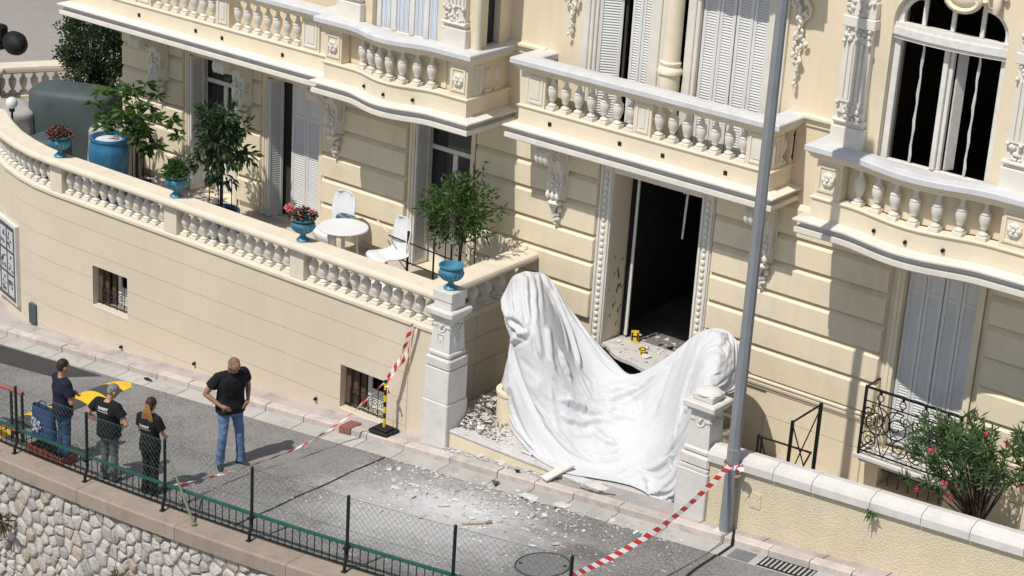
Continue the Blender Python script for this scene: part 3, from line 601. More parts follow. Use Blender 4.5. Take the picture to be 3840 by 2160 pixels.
# ---- double window of the mid first floor with louvred shutters
def shutter(x0, x1, z0, z1, y, parent, panels=2, ang=0.0, hinge=0, hz=None, mid=None, label=None):
    w = x1 - x0; b = MB(); st = .055; sl = MB(); pw = w / panels
    for p in range(panels):
        a = p * pw + .004; c = (p + 1) * pw - .004
        b.cbox(a, a + st, -.02, .02, 0, z1 - z0, .004); b.cbox(c - st, c, -.02, .02, 0, z1 - z0, .004)
        for za, zb in ((0, .09), (z1 - z0 - .08, z1 - z0)): b.cbox(a + st + .001, c - st - .001, -.018, .018, za, zb, .004)
        zt = z1 - z0 - .08
        if mid:
            b.cbox(a + st + .001, c - st - .001, -.018, .018, mid - z0, mid - z0 + .07, .004); b.box(a + st, c - st, -.004, .006, mid - z0 + .07, zt); zt = mid - z0
        n = int((zt - .09) / .042)
        for i in range(n):
            z = .095 + (zt - .1) * (i + .5) / n; sl.add([(a + st - .004, -.013, z - .014), (c - st + .004, -.013, z - .014), (c - st + .004, .008, z + .020), (a + st - .004, .008, z + .020), (a + st - .004, -.013, z - .022), (c - st + .004, -.013, z - .022), (c - st + .004, .008, z + .012), (a + st - .004, .008, z + .012)], [(0, 1, 2, 3), (7, 6, 5, 4), (0, 4, 5, 1), (2, 6, 7, 3)])
        sl.box(a + st, c - st, .010, .013, .09, zt)
    T = Matrix.Translation((x0 if hinge == 0 else x1, y, z0)) @ Matrix.Rotation(ang, 4, 'Z') @ Matrix.Translation((0 if hinge == 0 else -w, 0, 0))
    for q in (b, sl): q.v = [tuple(T @ Vector(v)) for v in q.v]
    s = obj('shutter', b, 'paint', parent, label=label); obj('louvre_slats', sl, 'paint', s, kind='stuff'); return s
b = MB()   # white casings and pilaster strips
for a, c, d in ((-1.66, -1.42, .05), (-1.42, -1.36, .02), (-.37, -.10, .05), (.27, .49, .05), (1.66, 1.98, .05)): b.cbox(a, c, -d, .12, 6.70, 10.0, .012)
for a, c in ((-1.60, -1.48), (-.31, -.17), (.33, .43), (1.72, 1.90)): b.cbox(a, c, -.075, -.05, 6.9, 10.0, .012)
obj('window_casing', b, 'white', villa)
b = MB(); b.lathe([(.19, 6.67), (.19, 6.8), (.165, 7.10), (.165, 7.86), (.195, 7.88), (.20, 7.92), (.18, 7.96), (.155, 7.98), (.15, 8.0), (.165, 8.02), (.165, 8.05), (.142, 8.07), (.138, 9.3), (.132, 10.6)], 24, (.085, -.10, 0)); obj('column', b, 'creamtrim', villa, 40)
shutter(-1.36, -.98, 6.72, 9.95, .02, villa, 1, R(28), 0, label='louvred leaf standing ajar')
shutter(-.80, -.38, 6.72, 9.95, .06, villa, 2, R(-6), 1)
shutter(.50, 1.065, 6.72, 9.95, .05, villa, 2, R(0)); shutter(1.075, 1.65, 6.72, 9.95, .05, villa, 2, R(0))
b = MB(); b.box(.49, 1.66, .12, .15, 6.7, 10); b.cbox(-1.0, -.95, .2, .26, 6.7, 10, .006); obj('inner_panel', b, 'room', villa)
# upper balcony slab that shades the first floor, with a scalloped valance
b = MB(); b.sweep([(-PX, .0), (-PX, PY), (PX, PY), (PX, .0)], [(o, z + 3.86) for o, z in SLAB]); b.prism([(-PX, 0), (-PX, PY), (PX, PY), (PX, 0)], 2, 10.265, 10.52)
for i in range(11):
    x = -2.2 + i * .44; b.prism([(x - .2, 10.27), (x - .17, 10.18), (x - .09, 10.12), (x, 10.10), (x + .09, 10.12), (x + .17, 10.18), (x + .2, 10.27)], 1, PY - .05, PY + .02)
obj('upper_slab', b, 'white', villa)
# ---- corbels
def corbelmesh():
    b = MB(); w = .14
    side = [(0, 0), (-.62, 0), (-.62, -.06), (-.58, -.07)]
    side += [(-.50 - .14 * math.cos(t), -.20 - .13 * math.sin(t)) for t in np.linspace(-1.2, 2.4, 10)]
    side += [(-.30, -.36), (-.30, -.44), (-.24, -.46), (-.22, -.62), (-.25, -.78), (-.24, -.90), (-.17, -1.0), (-.12, -1.02), (0, -1.02)]
    b.prism(side, 0, -w, w)
    for s in (-1, 1):   # volute spirals on the cheeks
        for cy, cz, r, k in ((-.47, -.20, .12, 1.6), (-.16, -.70, .10, 1.4)):
            pts = [(s * (w + .004), cy + r * (1 - t / 9) * math.cos(t * k), cz + r * (1 - t / 9) * math.sin(t * k)) for t in np.linspace(0, 8, 26)]; b.tube(pts, .017, 5)
        b.tube([(s * (w + .004), -.33, -.12), (s * (w + .004), -.14, -.20), (s * (w + .004), -.08, -.45), (s * (w + .004), -.10, -.8)], .022, 5)
    for x in (-.085, 0, .085): b.ell((x, -.60, -.22), (.05, .075, .11), 8, 6)
    g = random.Random(4)
    for k in range(22): b.ell((g.uniform(-.10, .10), -.22 - .05 * g.random(), -.50 - .40 * g.random()), (.032, .03, .045), 6, 4, rot=Matrix.Rotation(g.uniform(-1, 1), 3, 'Y'))
    for x in (-.09, 0, .09): b.ell((x, -.25, -.93), (.048, .05, .075), 8, 5)
    b.ell((0, -.17, -1.06), (.13, .12, .07), 10, 6)
    for k in range(20):
        t = k / 19; b.ell((g.uniform(-.11, .11) * (1 - t * .8), -.10 - .06 * (1 - t), -1.08 - .36 * t), (.045 * (1.1 - .5 * t), .045, .05 * (1.1 - .4 * t)), 7, 5)
    b.ell((0, -.06, -1.46), (.035, .04, .05), 7, 5); return b.mesh('corbel', 'white', 45)
CORB = corbelmesh()
for x in (-1.82, 2.05): inst('corbel', CORB, villa, (x, -.0, 6.395))
for x in (-11.0, -8.84, -6.60): inst('corbel', CORB, villa, (x, -.0, 6.395), sc=(1, 1.25, 1))
# ---- ground-floor openings: french windows and shutters
def french(op, parent, z0):
    x0, x1 = op[0], op[1]; y = .34; b = MB()
    b.cbox(x0, x0 + .07, y, y + .07, z0, op[3], .006); b.cbox(x1 - .07, x1, y, y + .07, z0, op[3], .006); b.cbox(x0 + .071, x1 - .071, y, y + .07, 5.42, 5.50, .006); b.cbox(x0 + .071, x1 - .071, y, y + .07, op[3] - .07, op[3], .006)
    xm = (x0 + x1) / 2; b.cbox(xm - .05, xm + .05, y - .012, y + .06, z0, 5.419, .006); b.cbox(x0 + .071, xm - .051, y, y + .06, z0, z0 + .55, .006); b.cbox(xm + .051, x1 - .071, y, y + .06, z0, z0 + .55, .006)
    f = obj('french_window', b, 'frame', parent)
    for a, c, d, e in ((x0 + .07, xm - .05, z0 + .55, 5.42), (xm + .05, x1 - .07, z0 + .55, 5.42), (x0 + .07, x1 - .07, 5.5, op[3] - .07)): obj('pane', MB().box(a, c, y + .025, y + .032, d, e), 'glass', f)
    b = MB(); b.box(x0 + .08, xm - .02, y + .10, y + .12, z0, 5.4); obj('curtain', b, 'curtain', f)
for op in (OPA, OPB, OPC): french(op, villa, 3.36)
for op in (OPA, OPC): shutter(op[0] + .05, op[0] + .39, 3.37, 5.96, -.06, villa, 1, R(86), 0)
shutter(OPB[0] + .05, OPB[0] + .37, 3.37, 5.96, -.07, villa, 1, R(72), 0); shutter(OPB[1] - .72, OPB[1], 3.37, 5.96, .06, villa, 2, 0, 1, mid=5.35)
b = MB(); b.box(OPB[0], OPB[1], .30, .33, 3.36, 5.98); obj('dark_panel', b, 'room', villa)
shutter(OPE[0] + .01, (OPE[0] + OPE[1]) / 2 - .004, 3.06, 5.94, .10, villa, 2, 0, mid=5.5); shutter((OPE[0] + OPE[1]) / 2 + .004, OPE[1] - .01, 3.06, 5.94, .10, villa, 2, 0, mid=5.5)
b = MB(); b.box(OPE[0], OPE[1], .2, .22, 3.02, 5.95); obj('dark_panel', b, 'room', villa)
# ---- entrance
b = MB()
for s, a, c in ((-1, -1.055, -.802), (1, .842, 1.085)):
    b.cbox(a, c, -.06, .02, 3.1, 6.2, .008)
    b.cbox(a + .02, a + .06, -.085, -.06, 3.1, 6.2, .006); b.cbox(c - .06, c - .02, -.085, -.06, 3.1, 6.2, .006)
b.cbox(-.80, .84, -.058, .02, 6.052, 6.198, .008)
por = obj('portal', b, 'white', villa); LEAFB = MB().ell((0, 0, 0), (.042, .03, .052), 8, 5).mesh('carved_bead', 'white', 60)
for xc in (-.93, .965):
    for i in range(27): inst('carved_bead', LEAFB, por, (xc, -.066, 3.20 + i * .108))
b = MB(); b.cbox(-.79, -.70, .47, .56, 3.02, 6.04, .01); b.cbox(.74, .83, .47, .56, 3.02, 6.04, .01); obj('door_frame', b, 'dark', por)
b = MB(); b.tube([(-.66, .44, 3.2), (-.655, .44, 3.3), (-.65, .445, 4.4), (-.64, .44, 6.0)], [.032, .03, .026, .024], 6); obj('bent_frame_strip', b, 'frame', por)
b = MB(); b.tube([(.27, .46, 6.0), (.25, .46, 5.5), (.235, .46, 5.1)], [.022, .02, .016], 5); obj('hanging_strip', b, 'frame', por)
b = MB(); g = random.Random(11)   # torn lintel edge
for i in range(46):
    x = -.74 + 1.52 * i / 45; h = g.uniform(.02, .11); y = g.uniform(.05, .45); b.add([(x - .035, y, 6.05), (x + .035, y, 6.05), (x + .03, y + .06, 6.05), (x + g.uniform(-.03, .03), y + .02, 6.05 - h), (x + g.uniform(-.01, .05), y + .05, 6.05 - h * .7)], [(0, 1, 3), (1, 4, 3), (1, 2, 4), (0, 3, 4, 2)])
obj('torn_lintel', b, 'marble', por)
b = MB(); b.box(-1.2, 1.5, .51, .53, 2.9, 3.05)
for i in range(3): b.box(-1.35 + .02 * i, -1.30, .8 + i, 1.7 + i, 3.05, 5.5)
obj('charred_debris', b, 'dark', villa)
b = MB(); g = random.Random(3)   # scorch flecks on the reveal
for i in range(26):
    y = g.uniform(.05, .42); z = 3.9 + g.gauss(0, .35); s = g.uniform(.008, .03); b.add([(-.797, y - s, z), (-.797, y, z - s * 2), (-.797, y + s * .8, z + s * .3), (-.797, y + s * .2, z + s * 2.2)], [(0, 1, 2, 3)])
obj('scorch_marks', b, 'ferr', por)
# iron balconet and cellar window on the right
b = MB(); b.cbox(4.05, 5.75, -.44, .0, 2.93, 3.0, .012); b.cbox(4.12, 5.68, -.36, -.0, 2.86, 2.928, .01)
sill = obj('balconet_slab', b, 'limestone', villa)
def scroll(c, r, turns, s0, n=26, flip=1):
    return [(c[0] + flip * r * (1 - .85 * i / (n - 1)) * math.cos(s0 + turns * 2 * math.pi * i / (n - 1)), c[1], c[2] + r * (1 - .85 * i / (n - 1)) * math.sin(s0 + turns * 2 * math.pi * i / (n - 1))) for i in range(n)]
b = MB(); yf = -.41; x0, x1 = 4.14, 5.66; z0, z1 = 3.02, 4.08
for xx in (x0, x1): b.box(xx - .018, xx + .018, yf - .018, yf + .018, 3.0, z1 + .02)
b.box(x0 + .018, x1 - .018, yf - .02, yf + .02, z1 - .012, z1 + .014); b.box(x0 + .018, x1 - .018, yf - .01, yf + .01, 3.06, 3.08); b.box(x0 + .018, x1 - .018, yf - .008, yf + .008, 3.86, 3.875)
for s in (x0, x1): b.box(s - .012, s + .012, yf + .018, .0, z1 - .012, z1 + .012); b.box(s - .01, s + .01, yf + .018, .0, 3.06, 3.08); b.tube(scroll((s, -.2, 3.5), .18, 2.2, 0, 26), .008, 5)
for k in range(2):
    cx = 4.52 + .76 * k
    for f in (-1, 1):
        b.tube(scroll((cx + f * .16, yf, 3.58), .26, 1.8, 1.2, 30, f), .011, 5); b.tube(scroll((cx + f * .24, yf, 3.28), .16, 1.9, 4.2, 26, f), .010, 5)
        b.tube(scroll((cx + f * .30, yf, 3.72), .10, 1.6, 2.0, 22, f), .009, 5); b.tube([(cx + f * .02, yf, 3.08), (cx + f * .12, yf, 3.35), (cx + f * .03, yf, 3.62), (cx + f * .15, yf, 3.86)], .009, 5)
for k in range(4):
    cx = 4.38 + .36 * k; b.tube([(cx + .05 * math.cos(t), yf, 3.965 + .055 * math.sin(t)) for t in np.linspace(0, 2 * math.pi, 13)[:-1]], .009, 5, closed=True); b.ell((cx, yf, 4.05), (.028, .02, .028), 6, 4); b.ell((cx, yf, 3.885), (.02, .02, .02), 6, 4)
obj('iron_railing', b, 'iron', villa, 60)
b = MB()
for i in range(6): b.tube([(4.42 + i * .17, .12, 2.36), (4.42 + i * .17, .12, 2.86)], .010, 5)
b.box(4.3, 5.38, .11, .13, 2.58, 2.60); obj('cellar_bars', b, 'ferr', villa)
# ------------------------------------------------------------------ terrace wall with balustrade
TY = -2.58
tw = empty('terrace_wall', (-7, -2.5, 1.3), 'cream retaining wall under the terrace, topped by a white balustrade', 'wall')
TP = [(-13.9, 6.0), (-14.9, 4.0), (-15.9, 2.0), (-16.75, .5), (-16.2, -.15), (-15.2, -.95), (-14.2, -1.58), (-13.5, -1.98), (-12.9, -2.25), (-12.3, -2.43), (-11.75, -2.54), (-11.2, TY)]
CZ = [.30, .95, 1.40, 1.86, 2.31, 2.77, 3.23, 3.63]
WL, WR = (-10.17, -9.26, 1.80, 2.56), (-4.16, -3.22, 1.74, 2.50)
b = MB(); wallgrid(b, -11.2, -2.24, 0.2, 3.62, TY + .012, TY + .40, [WL, WR]); b.sweep(TP, [(-.012, -.5), (-.012, 3.62), (-.40, 3.62), (-.40, -.5)])
tface = obj('wall_face', b, 'terrwall', tw)
for z0, z1 in zip(CZ[:-1], CZ[1:]):
    cuts = [-11.2]
    for o in (WL, WR):
        if o[2] < z1 and o[3] > z0: cuts += [o[0], o[1]]
    cuts += [-2.74]
    for a, c in zip(cuts[::2], cuts[1::2]):
        P = []
        zs = [(z0, z1)]
        # pieces beside, above and below a window inside the same course
        obj('stucco_course', MB().box(a, c, TY, TY + .014, z0 + .005, z1 - .005), 'terrwall', tface)
    for o in (WL, WR):
        if o[2] < z1 and o[3] > z0:
            if o[2] - z0 > .03: obj('stucco_course', MB().box(o[0], o[1], TY, TY + .014, z0 + .005, o[2]), 'terrwall', tface)
            if z1 - o[3] > .03: obj('stucco_course', MB().box(o[0], o[1], TY, TY + .014, o[3], z1 - .005), 'terrwall', tface)
    obj('stucco_course', MB().sweep(TP, [(0, z0 + .005), (0, z1 - .005), (-.014, z1 - .005), (-.014, z0 + .005)]), 'terrwall', tface)
obj('end_strip', MB().cbox(-2.705, -2.22, TY - .003, TY + .30, 1.2, 3.62, .006), 'terrwall', tw)
side = obj('side_wall', MB().box(-2.5, -2.25, TY + .3, -.005, 1.6, 3.62), 'terrwall', tw)
for z0, z1 in zip(CZ[2:-1], CZ[3:]):
    for a, c in ((-2.28, -1.5), (-1.49, -.06)): obj('stucco_course', MB().cbox(-2.25, -2.236, a, c, z0 + .006, z1 - .006, .004), 'terrwall', tw)
FULL = TP + [(-2.24, TY), (-2.24, -.01)]
LED = [(-.30, 3.625), (.02, 3.625), (.035, 3.64), (.035, 3.69), (.02, 3.712), (-.30, 3.715)]
obj('ledge', MB().sweep(FULL, LED), 'tcoping', tw)
CM = [(-.28, 4.19), (.03, 4.19), (.045, 4.21), (.075, 4.215), (.075, 4.232), (-.30, 4.232)]; CT = [(-.34, 4.234), (.085, 4.234), (.11, 4.25), (.115, 4.29), (.10, 4.33), (.06, 4.348), (-.29, 4.352), (-.33, 4.335), (-.34, 4.29)]
obj('coping_moulding', MB().sweep(FULL, CM), 'tcoping', tw); obj('coping', MB().sweep(FULL, CT), 'tcoping', tw)
def tped(x): obj('pedestal', MB().cbox(x - .155, x + .155, TY - .003, TY + .27, 3.717, 4.188, .006), 'tcoping', tw)
for x in (-11.11, -8.16, -5.19): tped(x)
def trow(x0, x1, n):
    for i in range(n): inst('baluster', TBAL, tw, (x0 + (x1 - x0) * (i + .5) / n, TY + .12, 3.716))
trow(-10.95, -8.32, 12); trow(-8.0, -5.35, 12); trow(-5.03, -2.30, 12)
for i in range(6): inst('baluster', TBAL, tw, (-2.37, -2.18 + i * .34, 3.716), sc=(1.25, 1.25, 1))
# balusters along the curve
L = 0.0; pts = [Vector(p) for p in TP][::-1]; pts[0] = Vector((-11.27, TY)); step = .225; acc = .12
for A, B in zip(pts[:-1], pts[1:]):
    d = (B - A).length
    while acc < d:
        q = A.lerp(B, acc / d); t = (B - A).normalized(); n = Vector((t.y, -t.x)); inst('baluster', TBAL, tw, (q.x + n.x * .12, q.y + n.y * .12, 3.716), math.atan2(t.y, t.x)); acc += step
    acc -= d
# small barred windows in the wall
for o in (WL, WR):
    b = MB(); x0, x1, z0, z1 = o; y = TY + .28
    b.box(x0 - .02, x1 + .02, TY + .41, TY + 1.4, z0 - .02, z0); b.box(x0 - .02, x0, TY + .41, TY + 1.4, z0, z1); b.box(x1, x1 + .02, TY + .41, TY + 1.4, z0, z1); b.box(x0, x1, TY + .41, TY + 1.4, z1, z1 + .02); b.box(x0, x1, TY + 1.4, TY + 1.42, z0, z1)
    w = obj('barred_window', b, 'room', tw)
    b = MB(); b.cbox(x0 + .002, x0 + .11, TY + .14, TY + .18, z0 + .01, z1 - .01, .005); b.cbox(x0 + .115, x0 + .22, TY + .20, TY + .24, z0 + .01, z1 - .01, .005); b.cbox(x0 + .225, x0 + .33, TY + .26, TY + .30, z0 + .01, z1 - .01, .005); obj('folded_shutter', b, 'shutterbrown', w)
    b = MB(); b.cbox(x0 + .34, x0 + .42, y + .02, y + .06, z0, z1, .005); b.cbox(x1 - .05, x1 - .002, y + .02, y + .06, z0, z1, .005); b.box(x0 + .42, x1 - .05, y + .05, y + .06, z0, z0 + .36); obj('casement', b, 'frame', w)
    b = MB(); yg = TY + .12; gx = [x0 + .12 + (x1 - x0 - .14) * i / 4 for i in range(5)]
    b.box(x0, x1, yg - .006, yg + .006, z0 + .03, z0 + .045); b.box(x0 + .1, x1, yg - .005, yg + .005, z0 + .33, z0 + .342)
    for i, gxx in enumerate(gx):
        b.tube([(gxx, yg, z0), (gxx, yg, z1 if i in (1, 3) else z0 + .34)], .008, 5)
    for i in range(4):
        cx = (gx[i] + gx[i + 1]) / 2
        for f in (-1, 1): b.tube(scroll((cx + f * .035, yg, z0 + .24), .07, 1.5, .8, 16, f), .006, 4); b.tube(scroll((cx + f * .04, yg, z0 + .11), .06, 1.5, 3.6, 16, f), .006, 4)
    obj('grille', b, 'iron', w, 60)
    obj('sill', MB().cbox(x0 - .01, x1 + .01, TY - .006, TY + .36, z0 - .05, z0 - .001, .006), 'tcoping', w)
obj('hatch', MB().cbox(-11.99, -11.79, -2.57, -2.44, .90, 1.30, .006), 'cover', tw)
# vents low in the wall
for x, z in ((-9.42, 1.20), (-7.55, 1.46), (-4.68, 1.72)):
    b = MB(); b.tube([(x, TY + .02, z), (x, TY - .05, z - .005)], [.03, .026], 8); obj('drain_pipe', b, 'black', tw)
# display window on the curved end of the wall
b = MB(); c = Vector((-12.95, -2.26, 1.85)); t = Vector((.955, -.297, 0)).normalized(); n = Vector((-.297, -.955, 0)).normalized(); hw = .56
b.obox(c + n * .0, t * hw, n * .05, (0, 0, .80)); dw = obj('display_window', b, 'limestone', tw); obj('pane', MB().obox(c + n * .052, t * (hw - .06), n * .006, (0, 0, .74)), 'glass', dw)
b = MB(); b2 = MB()
for i in range(3):
    for j in range(3):
        q = c + t * (-.33 + .33 * i) + Vector((0, 0, -.46 + .46 * j)) + n * .061; b.obox(q, t * .135, n * .003, (0, 0, .20))
        g = random.Random(i * 3 + j)
        for k in range(7): b2.obox(q + t * g.uniform(-.09, .09) + Vector((0, 0, g.uniform(-.15, .15))) + n * .0045, t * g.uniform(.015, .05), n * .002, (0, 0, g.uniform(.008, .04)))
po = obj('poster', b, 'print', dw); obj('poster_pictures', b2, 'cover', po)
# terrace floor
poly = [(x, y) for x, y in TP[:-1]]; poly = [(-13.6, 6.0)] + [(p[0] + .25, p[1]) for p in TP[1:4]] + [(p[0] + .1, p[1] + .25) for p in TP[4:]] + [(-2.4, TY + .2), (-2.4, -.001), (-12.13, -.001), (-12.13, 6.0)]
obj('terrace', MB().prism(poly, 2, 3.2, 3.36), 'tile', kind='structure')
# ------------------------------------------------------------------ gate posts
def gatepost(x0, x1, y0, zt, zb, ztop, lab, dome):
    cx = (x0 + x1) / 2; w = (x1 - x0) / 2; cy = y0 + w
    r = empty('gate_post', (cx, cy, zb), lab, 'gate post')
    def bx(b, e, za, zc, c=.012): b.cbox(cx - w - e, cx + w + e, cy - w - e, cy + w + e, za, zc, c)
    b = MB(); bx(b, .05, zb - .3, zb + .75); bx(b, .035, zb + .752, zt - .985); p = obj('plinth', b, 'limestone', r)
    b = MB(); bx(b, .04, zt - .982, zt - .80, .03); bx(b, .015, zt - .798, zt - .70, .03); obj('base', b, 'limestone', r)
    b = MB(); e = .0; vs = []
    for z, k in ((zt - .698, -.012), (zt - .16, -.045)):
        for a, c in ((-1, -1), (1, -1), (1, 1), (-1, 1)): vs.append((cx + a * (w + k), cy + c * (w + k), z))
    b.add(vs, [(0, 3, 2, 1), (4, 5, 6, 7), (0, 1, 5, 4), (1, 2, 6, 5), (2, 3, 7, 6), (3, 0, 4, 7)]); s = obj('shaft', b, 'limestone', r)
    b = MB()
    for nx, ny in ((0, -1), (1, 0)):
        n = Vector((nx, ny, 0)); t = Vector((-ny, nx, 0)); F = Vector((cx, cy, 0)) + n * (w - .026); zc = zt - .30
        b.tube([F + t * (.085 * math.cos(a)) + Vector((0, 0, zc + .085 * math.sin(a))) for a in np.linspace(math.pi, 2 * math.pi, 12)], .010, 5); b.ell(F + Vector((0, 0, zc + .01)), (.03, .03, .045), 8, 5); b.ell(F + t * .035 + Vector((0, 0, zc + .04)), (.015, .015, .025), 6, 4); b.ell(F - t * .035 + Vector((0, 0, zc + .04)), (.015, .015, .025), 6, 4)
        for s_ in (-1, 1): b.obox(F + t * s_ * .125 + Vector((0, 0, zc + .01)), t * .04, n * .008, (0, 0, .008))
        if not dome:
            for s_ in (-1, 1): b.obox(F + t * s_ * .055 + Vector((0, 0, zc - .22)), t * .008, n * .012, (0, 0, .10)); b.obox(F + Vector((0, 0, zc - .22 + s_ * .10)), t * .046, n * .012, (0, 0, .008))
            b.ell(F + Vector((0, 0, zc - .22)), (.03, .02, .06), 6, 4)
    obj('medallion', b, 'limestone', s, 50)
    b = MB(); bx(b, .005, zt - .159, zt - .11, .01); bx(b, .06, zt - .108, zt, .02); obj('capital', b, 'limestone', r)
    b = MB()
    if dome:
        bx(b, -.035, zt + .001, zt + .10, .015); b.lathe([(.195, 0), (.18, .02), (.13, .042), (.06, .055), (.012, .058)], 24, (cx, cy, zt + .101))
    else: bx(b, -.03, zt + .001, zt + .13, .01); bx(b, -.015, zt + .132, ztop, .01)
    obj('top_block', b, 'limestone', r, 30); return r
gatepost(-2.19, -1.78, -2.76, 4.16, pz(-2), 4.45, 'tall grey limestone gate post under the empty blue urn', False)
gatepost(2.56, 2.97, -2.76, 4.14, pz(2.8), 4.3, 'grey limestone gate post with a domed top beside the lamp post', True)
# ------------------------------------------------------------------ entrance steps, landing and stair planters
ent = empty('entrance_steps', (0, -1, 2.15), 'dusty stone entrance steps and landing in front of the door', 'steps')
b = MB(); b.box(-2.2, 2.55, -2.60, -.01, 1.5, 2.165); obj('platform', b, 'marble', ent)
b = MB(); b.cbox(-1.75, 2.52, -2.72, -2.601, 1.4, 2.14, .006); obj('low_wall', b, 'cream', ent); b = MB(); b.cbox(-1.76, 2.53, -2.735, -2.56, 2.142, 2.185, .008); obj('wall_cap', b, 'marble', ent)
for i in range(3): obj('step', MB().cbox(-1.05 - .1 * i, 1.3 + .1 * i, -.75 - .30 * (i + 1), -.3, 2.166 + .17 * (2 - i), 2.166 + .17 * (3 - i) - .004, .01), 'marble', ent)
b = MB(); pl = [(-.82, .02), (-.80, -.02), (-.62, -.10), (-.50, -.21), (-.37, -.29), (-.20, -.33), (.02, -.34), (.25, -.42), (.5, -.44), (.9, -.5), (1.06, -.5), (1.06, .02)]; b.prism(pl, 2, 3.09, 3.15); b.box(-.79, .83, .021, .5, 3.09, 3.15); obj('landing', b, 'marble', ent)
b = MB(); b.box(-1.3, 1.3, -.22, -.07, 2.4, 3.085); obj('shade_block', b, 'dark', ent)  # solid black box painted as the shadow under the landing
def planter(c, r, zb, zt, lab):
    b = MB(); b.lathe([(r, zb), (r, zt - .06), (r + .02, zt - .05), (r + .02, zt), (r - .07, zt), (r - .07, zt - .22)], 24, (c[0], c[1], 0), cap=False); b.lathe([(r - .065, zt - .23), (r - .065, zt - .215)], 24, (c[0], c[1], 0), 1); return obj('round_planter', b, ['cream', 'soil'], ent, 40, label=lab)
planter((-1.20, -1.74), .30, 2.167, 2.74, None); planter((2.24, -1.42), .36, 2.167, 3.22, None)
# ------------------------------------------------------------------ boundary wall and garden on the right
obj('garden_paving', MB().box(2.56, 8.6, -2.62, -.002, 1.5, 2.28), 'pave', kind='structure')
bw = empty('boundary_wall', (5.5, -2.7, 2.5), 'low rough yellow street wall with pale stone coping beside the lamp post', 'wall')
def bt(x): return 3.34 + .062 * (x - 3.4)
b = MB(); b.add([(2.98, -2.74, 1.9), (8.6, -2.74, 1.9), (8.6, -2.50, 1.9), (2.98, -2.50, 1.9), (2.98, -2.74, bt(2.98)), (8.6, -2.74, bt(8.6)), (8.6, -2.5, bt(8.6)), (2.98, -2.5, bt(2.98))], [(0, 3, 2, 1), (4, 5, 6, 7), (0, 1, 5, 4), (1, 2, 6, 5), (2, 3, 7, 6), (3, 0, 4, 7)]); obj('wall_face', b, 'rough', bw)
xs = [2.99, 3.30, 4.05, 4.66, 5.55, 6.30, 7.0, 7.75, 8.6]
for a, c in zip(xs[:-1], xs[1:]):
    b = MB(); c -= .008; vs = []
    for X in (a, c):
        z = bt(X) + .002; vs += [(X, -2.80, z), (X, -2.80, z + .11), (X, -2.77, z + .165), (X, -2.62, z + .215), (X, -2.47, z + .185), (X, -2.43, z + .13), (X, -2.43, z)]
    b.add(vs, [tuple(range(7)), tuple(range(13, 6, -1))] + [(i, i + 7, (i + 1) % 7 + 7, (i + 1) % 7) for i in range(7)]); obj('coping_stone', b, 'limestone', bw)
b = MB(); b.cbox(3.70, 3.88, -2.752, -2.74, 2.84, 3.08, .004); obj('hatch_cover', b, 'rough', bw)
# iron gate leaf in the garden
gt = empty('iron_gate', (3.4, -1.3, 2.3), 'black iron gate with crossed bars standing open behind the low street wall', 'gate')
b = MB(); A0, A1 = (3.42, -1.2), (3.80, -1.12)
def bar(b, p, q, r=.012): b.tube([p, q], r, 6)
za, zb2 = 2.35, 3.55
bar(b, (A0[0], A0[1], za), (A0[0], A0[1], zb2), .028); bar(b, (A1[0], A1[1], za), (A1[0], A1[1], 3.93), .03); obj('gate_stile', b, 'iron', gt)
b = MB(); bar(b, (A0[0], A0[1], 3.53), (A1[0], A1[1], 3.91), .016); bar(b, (A0[0], A0[1], 2.5), (A1[0], A1[1], 2.5), .014); obj('gate_rail', b, 'iron', gt)
b = MB(); bar(b, (A0[0], A0[1], 3.5), (A1[0], A1[1], 2.5), .010); bar(b, (A1[0], A1[1], 3.85), (A0[0], A0[1], 2.5), .010); obj('cross_bar', b, 'iron', gt)
b = MB(); bar(b, (2.78, -1.0, 3.02), (3.68, -1.0, 3.05), .016); bar(b, (2.78, -1.0, 2.3), (2.78, -1.0, 3.05), .022); bar(b, (2.84, -1.0, 2.3), (2.84, -1.0, 3.03), .018); bar(b, (2.82, -1.0, 3.0), (3.02, -1.0, 2.5), .012); bar(b, (3.66, -1.0, 3.03), (3.46, -1.0, 2.5), .014); obj('side_rail', b, 'iron', gt)
# ------------------------------------------------------------------ rubble retaining wall in front
rw = empty('rubble_wall', (-3.5, -7.1, 0), 'pale rubble stone retaining wall below the street with a tan concrete cap', 'wall')
b = MB(); xs = [-16 + .8 * i for i in range(33)]
for x0, x1 in zip(xs[:-1], xs[1:]):
    f0, f1 = fy(max(-12, min(8, x0))) - .30, fy(max(-12, min(8, x1))) - .30
    b.add([(x0, f0, gz(x0) - .2), (x1, f1, gz(x1) - .2), (x1, f1 - .25, -4.1), (x0, f0 - .25, -4.1), (x0, f0 + .4, gz(x0) - .2), (x1, f1 + .4, gz(x1) - .2), (x1, f1 + .4, -4.1), (x0, f0 + .4, -4.1)], [(0, 1, 2, 3), (0, 4, 5, 1), (7, 6, 5, 4)])
mort = obj('mortar_bed', b, 'mortar', rw)
for x0, x1 in zip(np.arange(-12.0, 8, 2.2), np.arange(-9.8, 10.2, 2.2)):
    x1 -= .008; b = MB(); n = 5; vs = []; P = [(.14, -.20), (.14, .04), (.12, .055), (-.36, .045), (-.385, .02), (-.385, -.19), (-.33, -.20)]
    for i in range(n):
        X = x0 + (x1 - x0) * i / (n - 1); F = fy(X)
        for o, z in P: vs.append((X, F + o, gz(X) + z))
    K = len(P); fs = [tuple(range(K)), tuple((n - 1) * K + k for k in range(K))[::-1]]
    for i in range(n - 1):
        for k in range(K): q = (k + 1) % K; fs.append((i * K + k, (i + 1) * K + k, (i + 1) * K + q, i * K + q))
    b.add(vs, fs); obj('cap_stone', b, 'capc', rw)
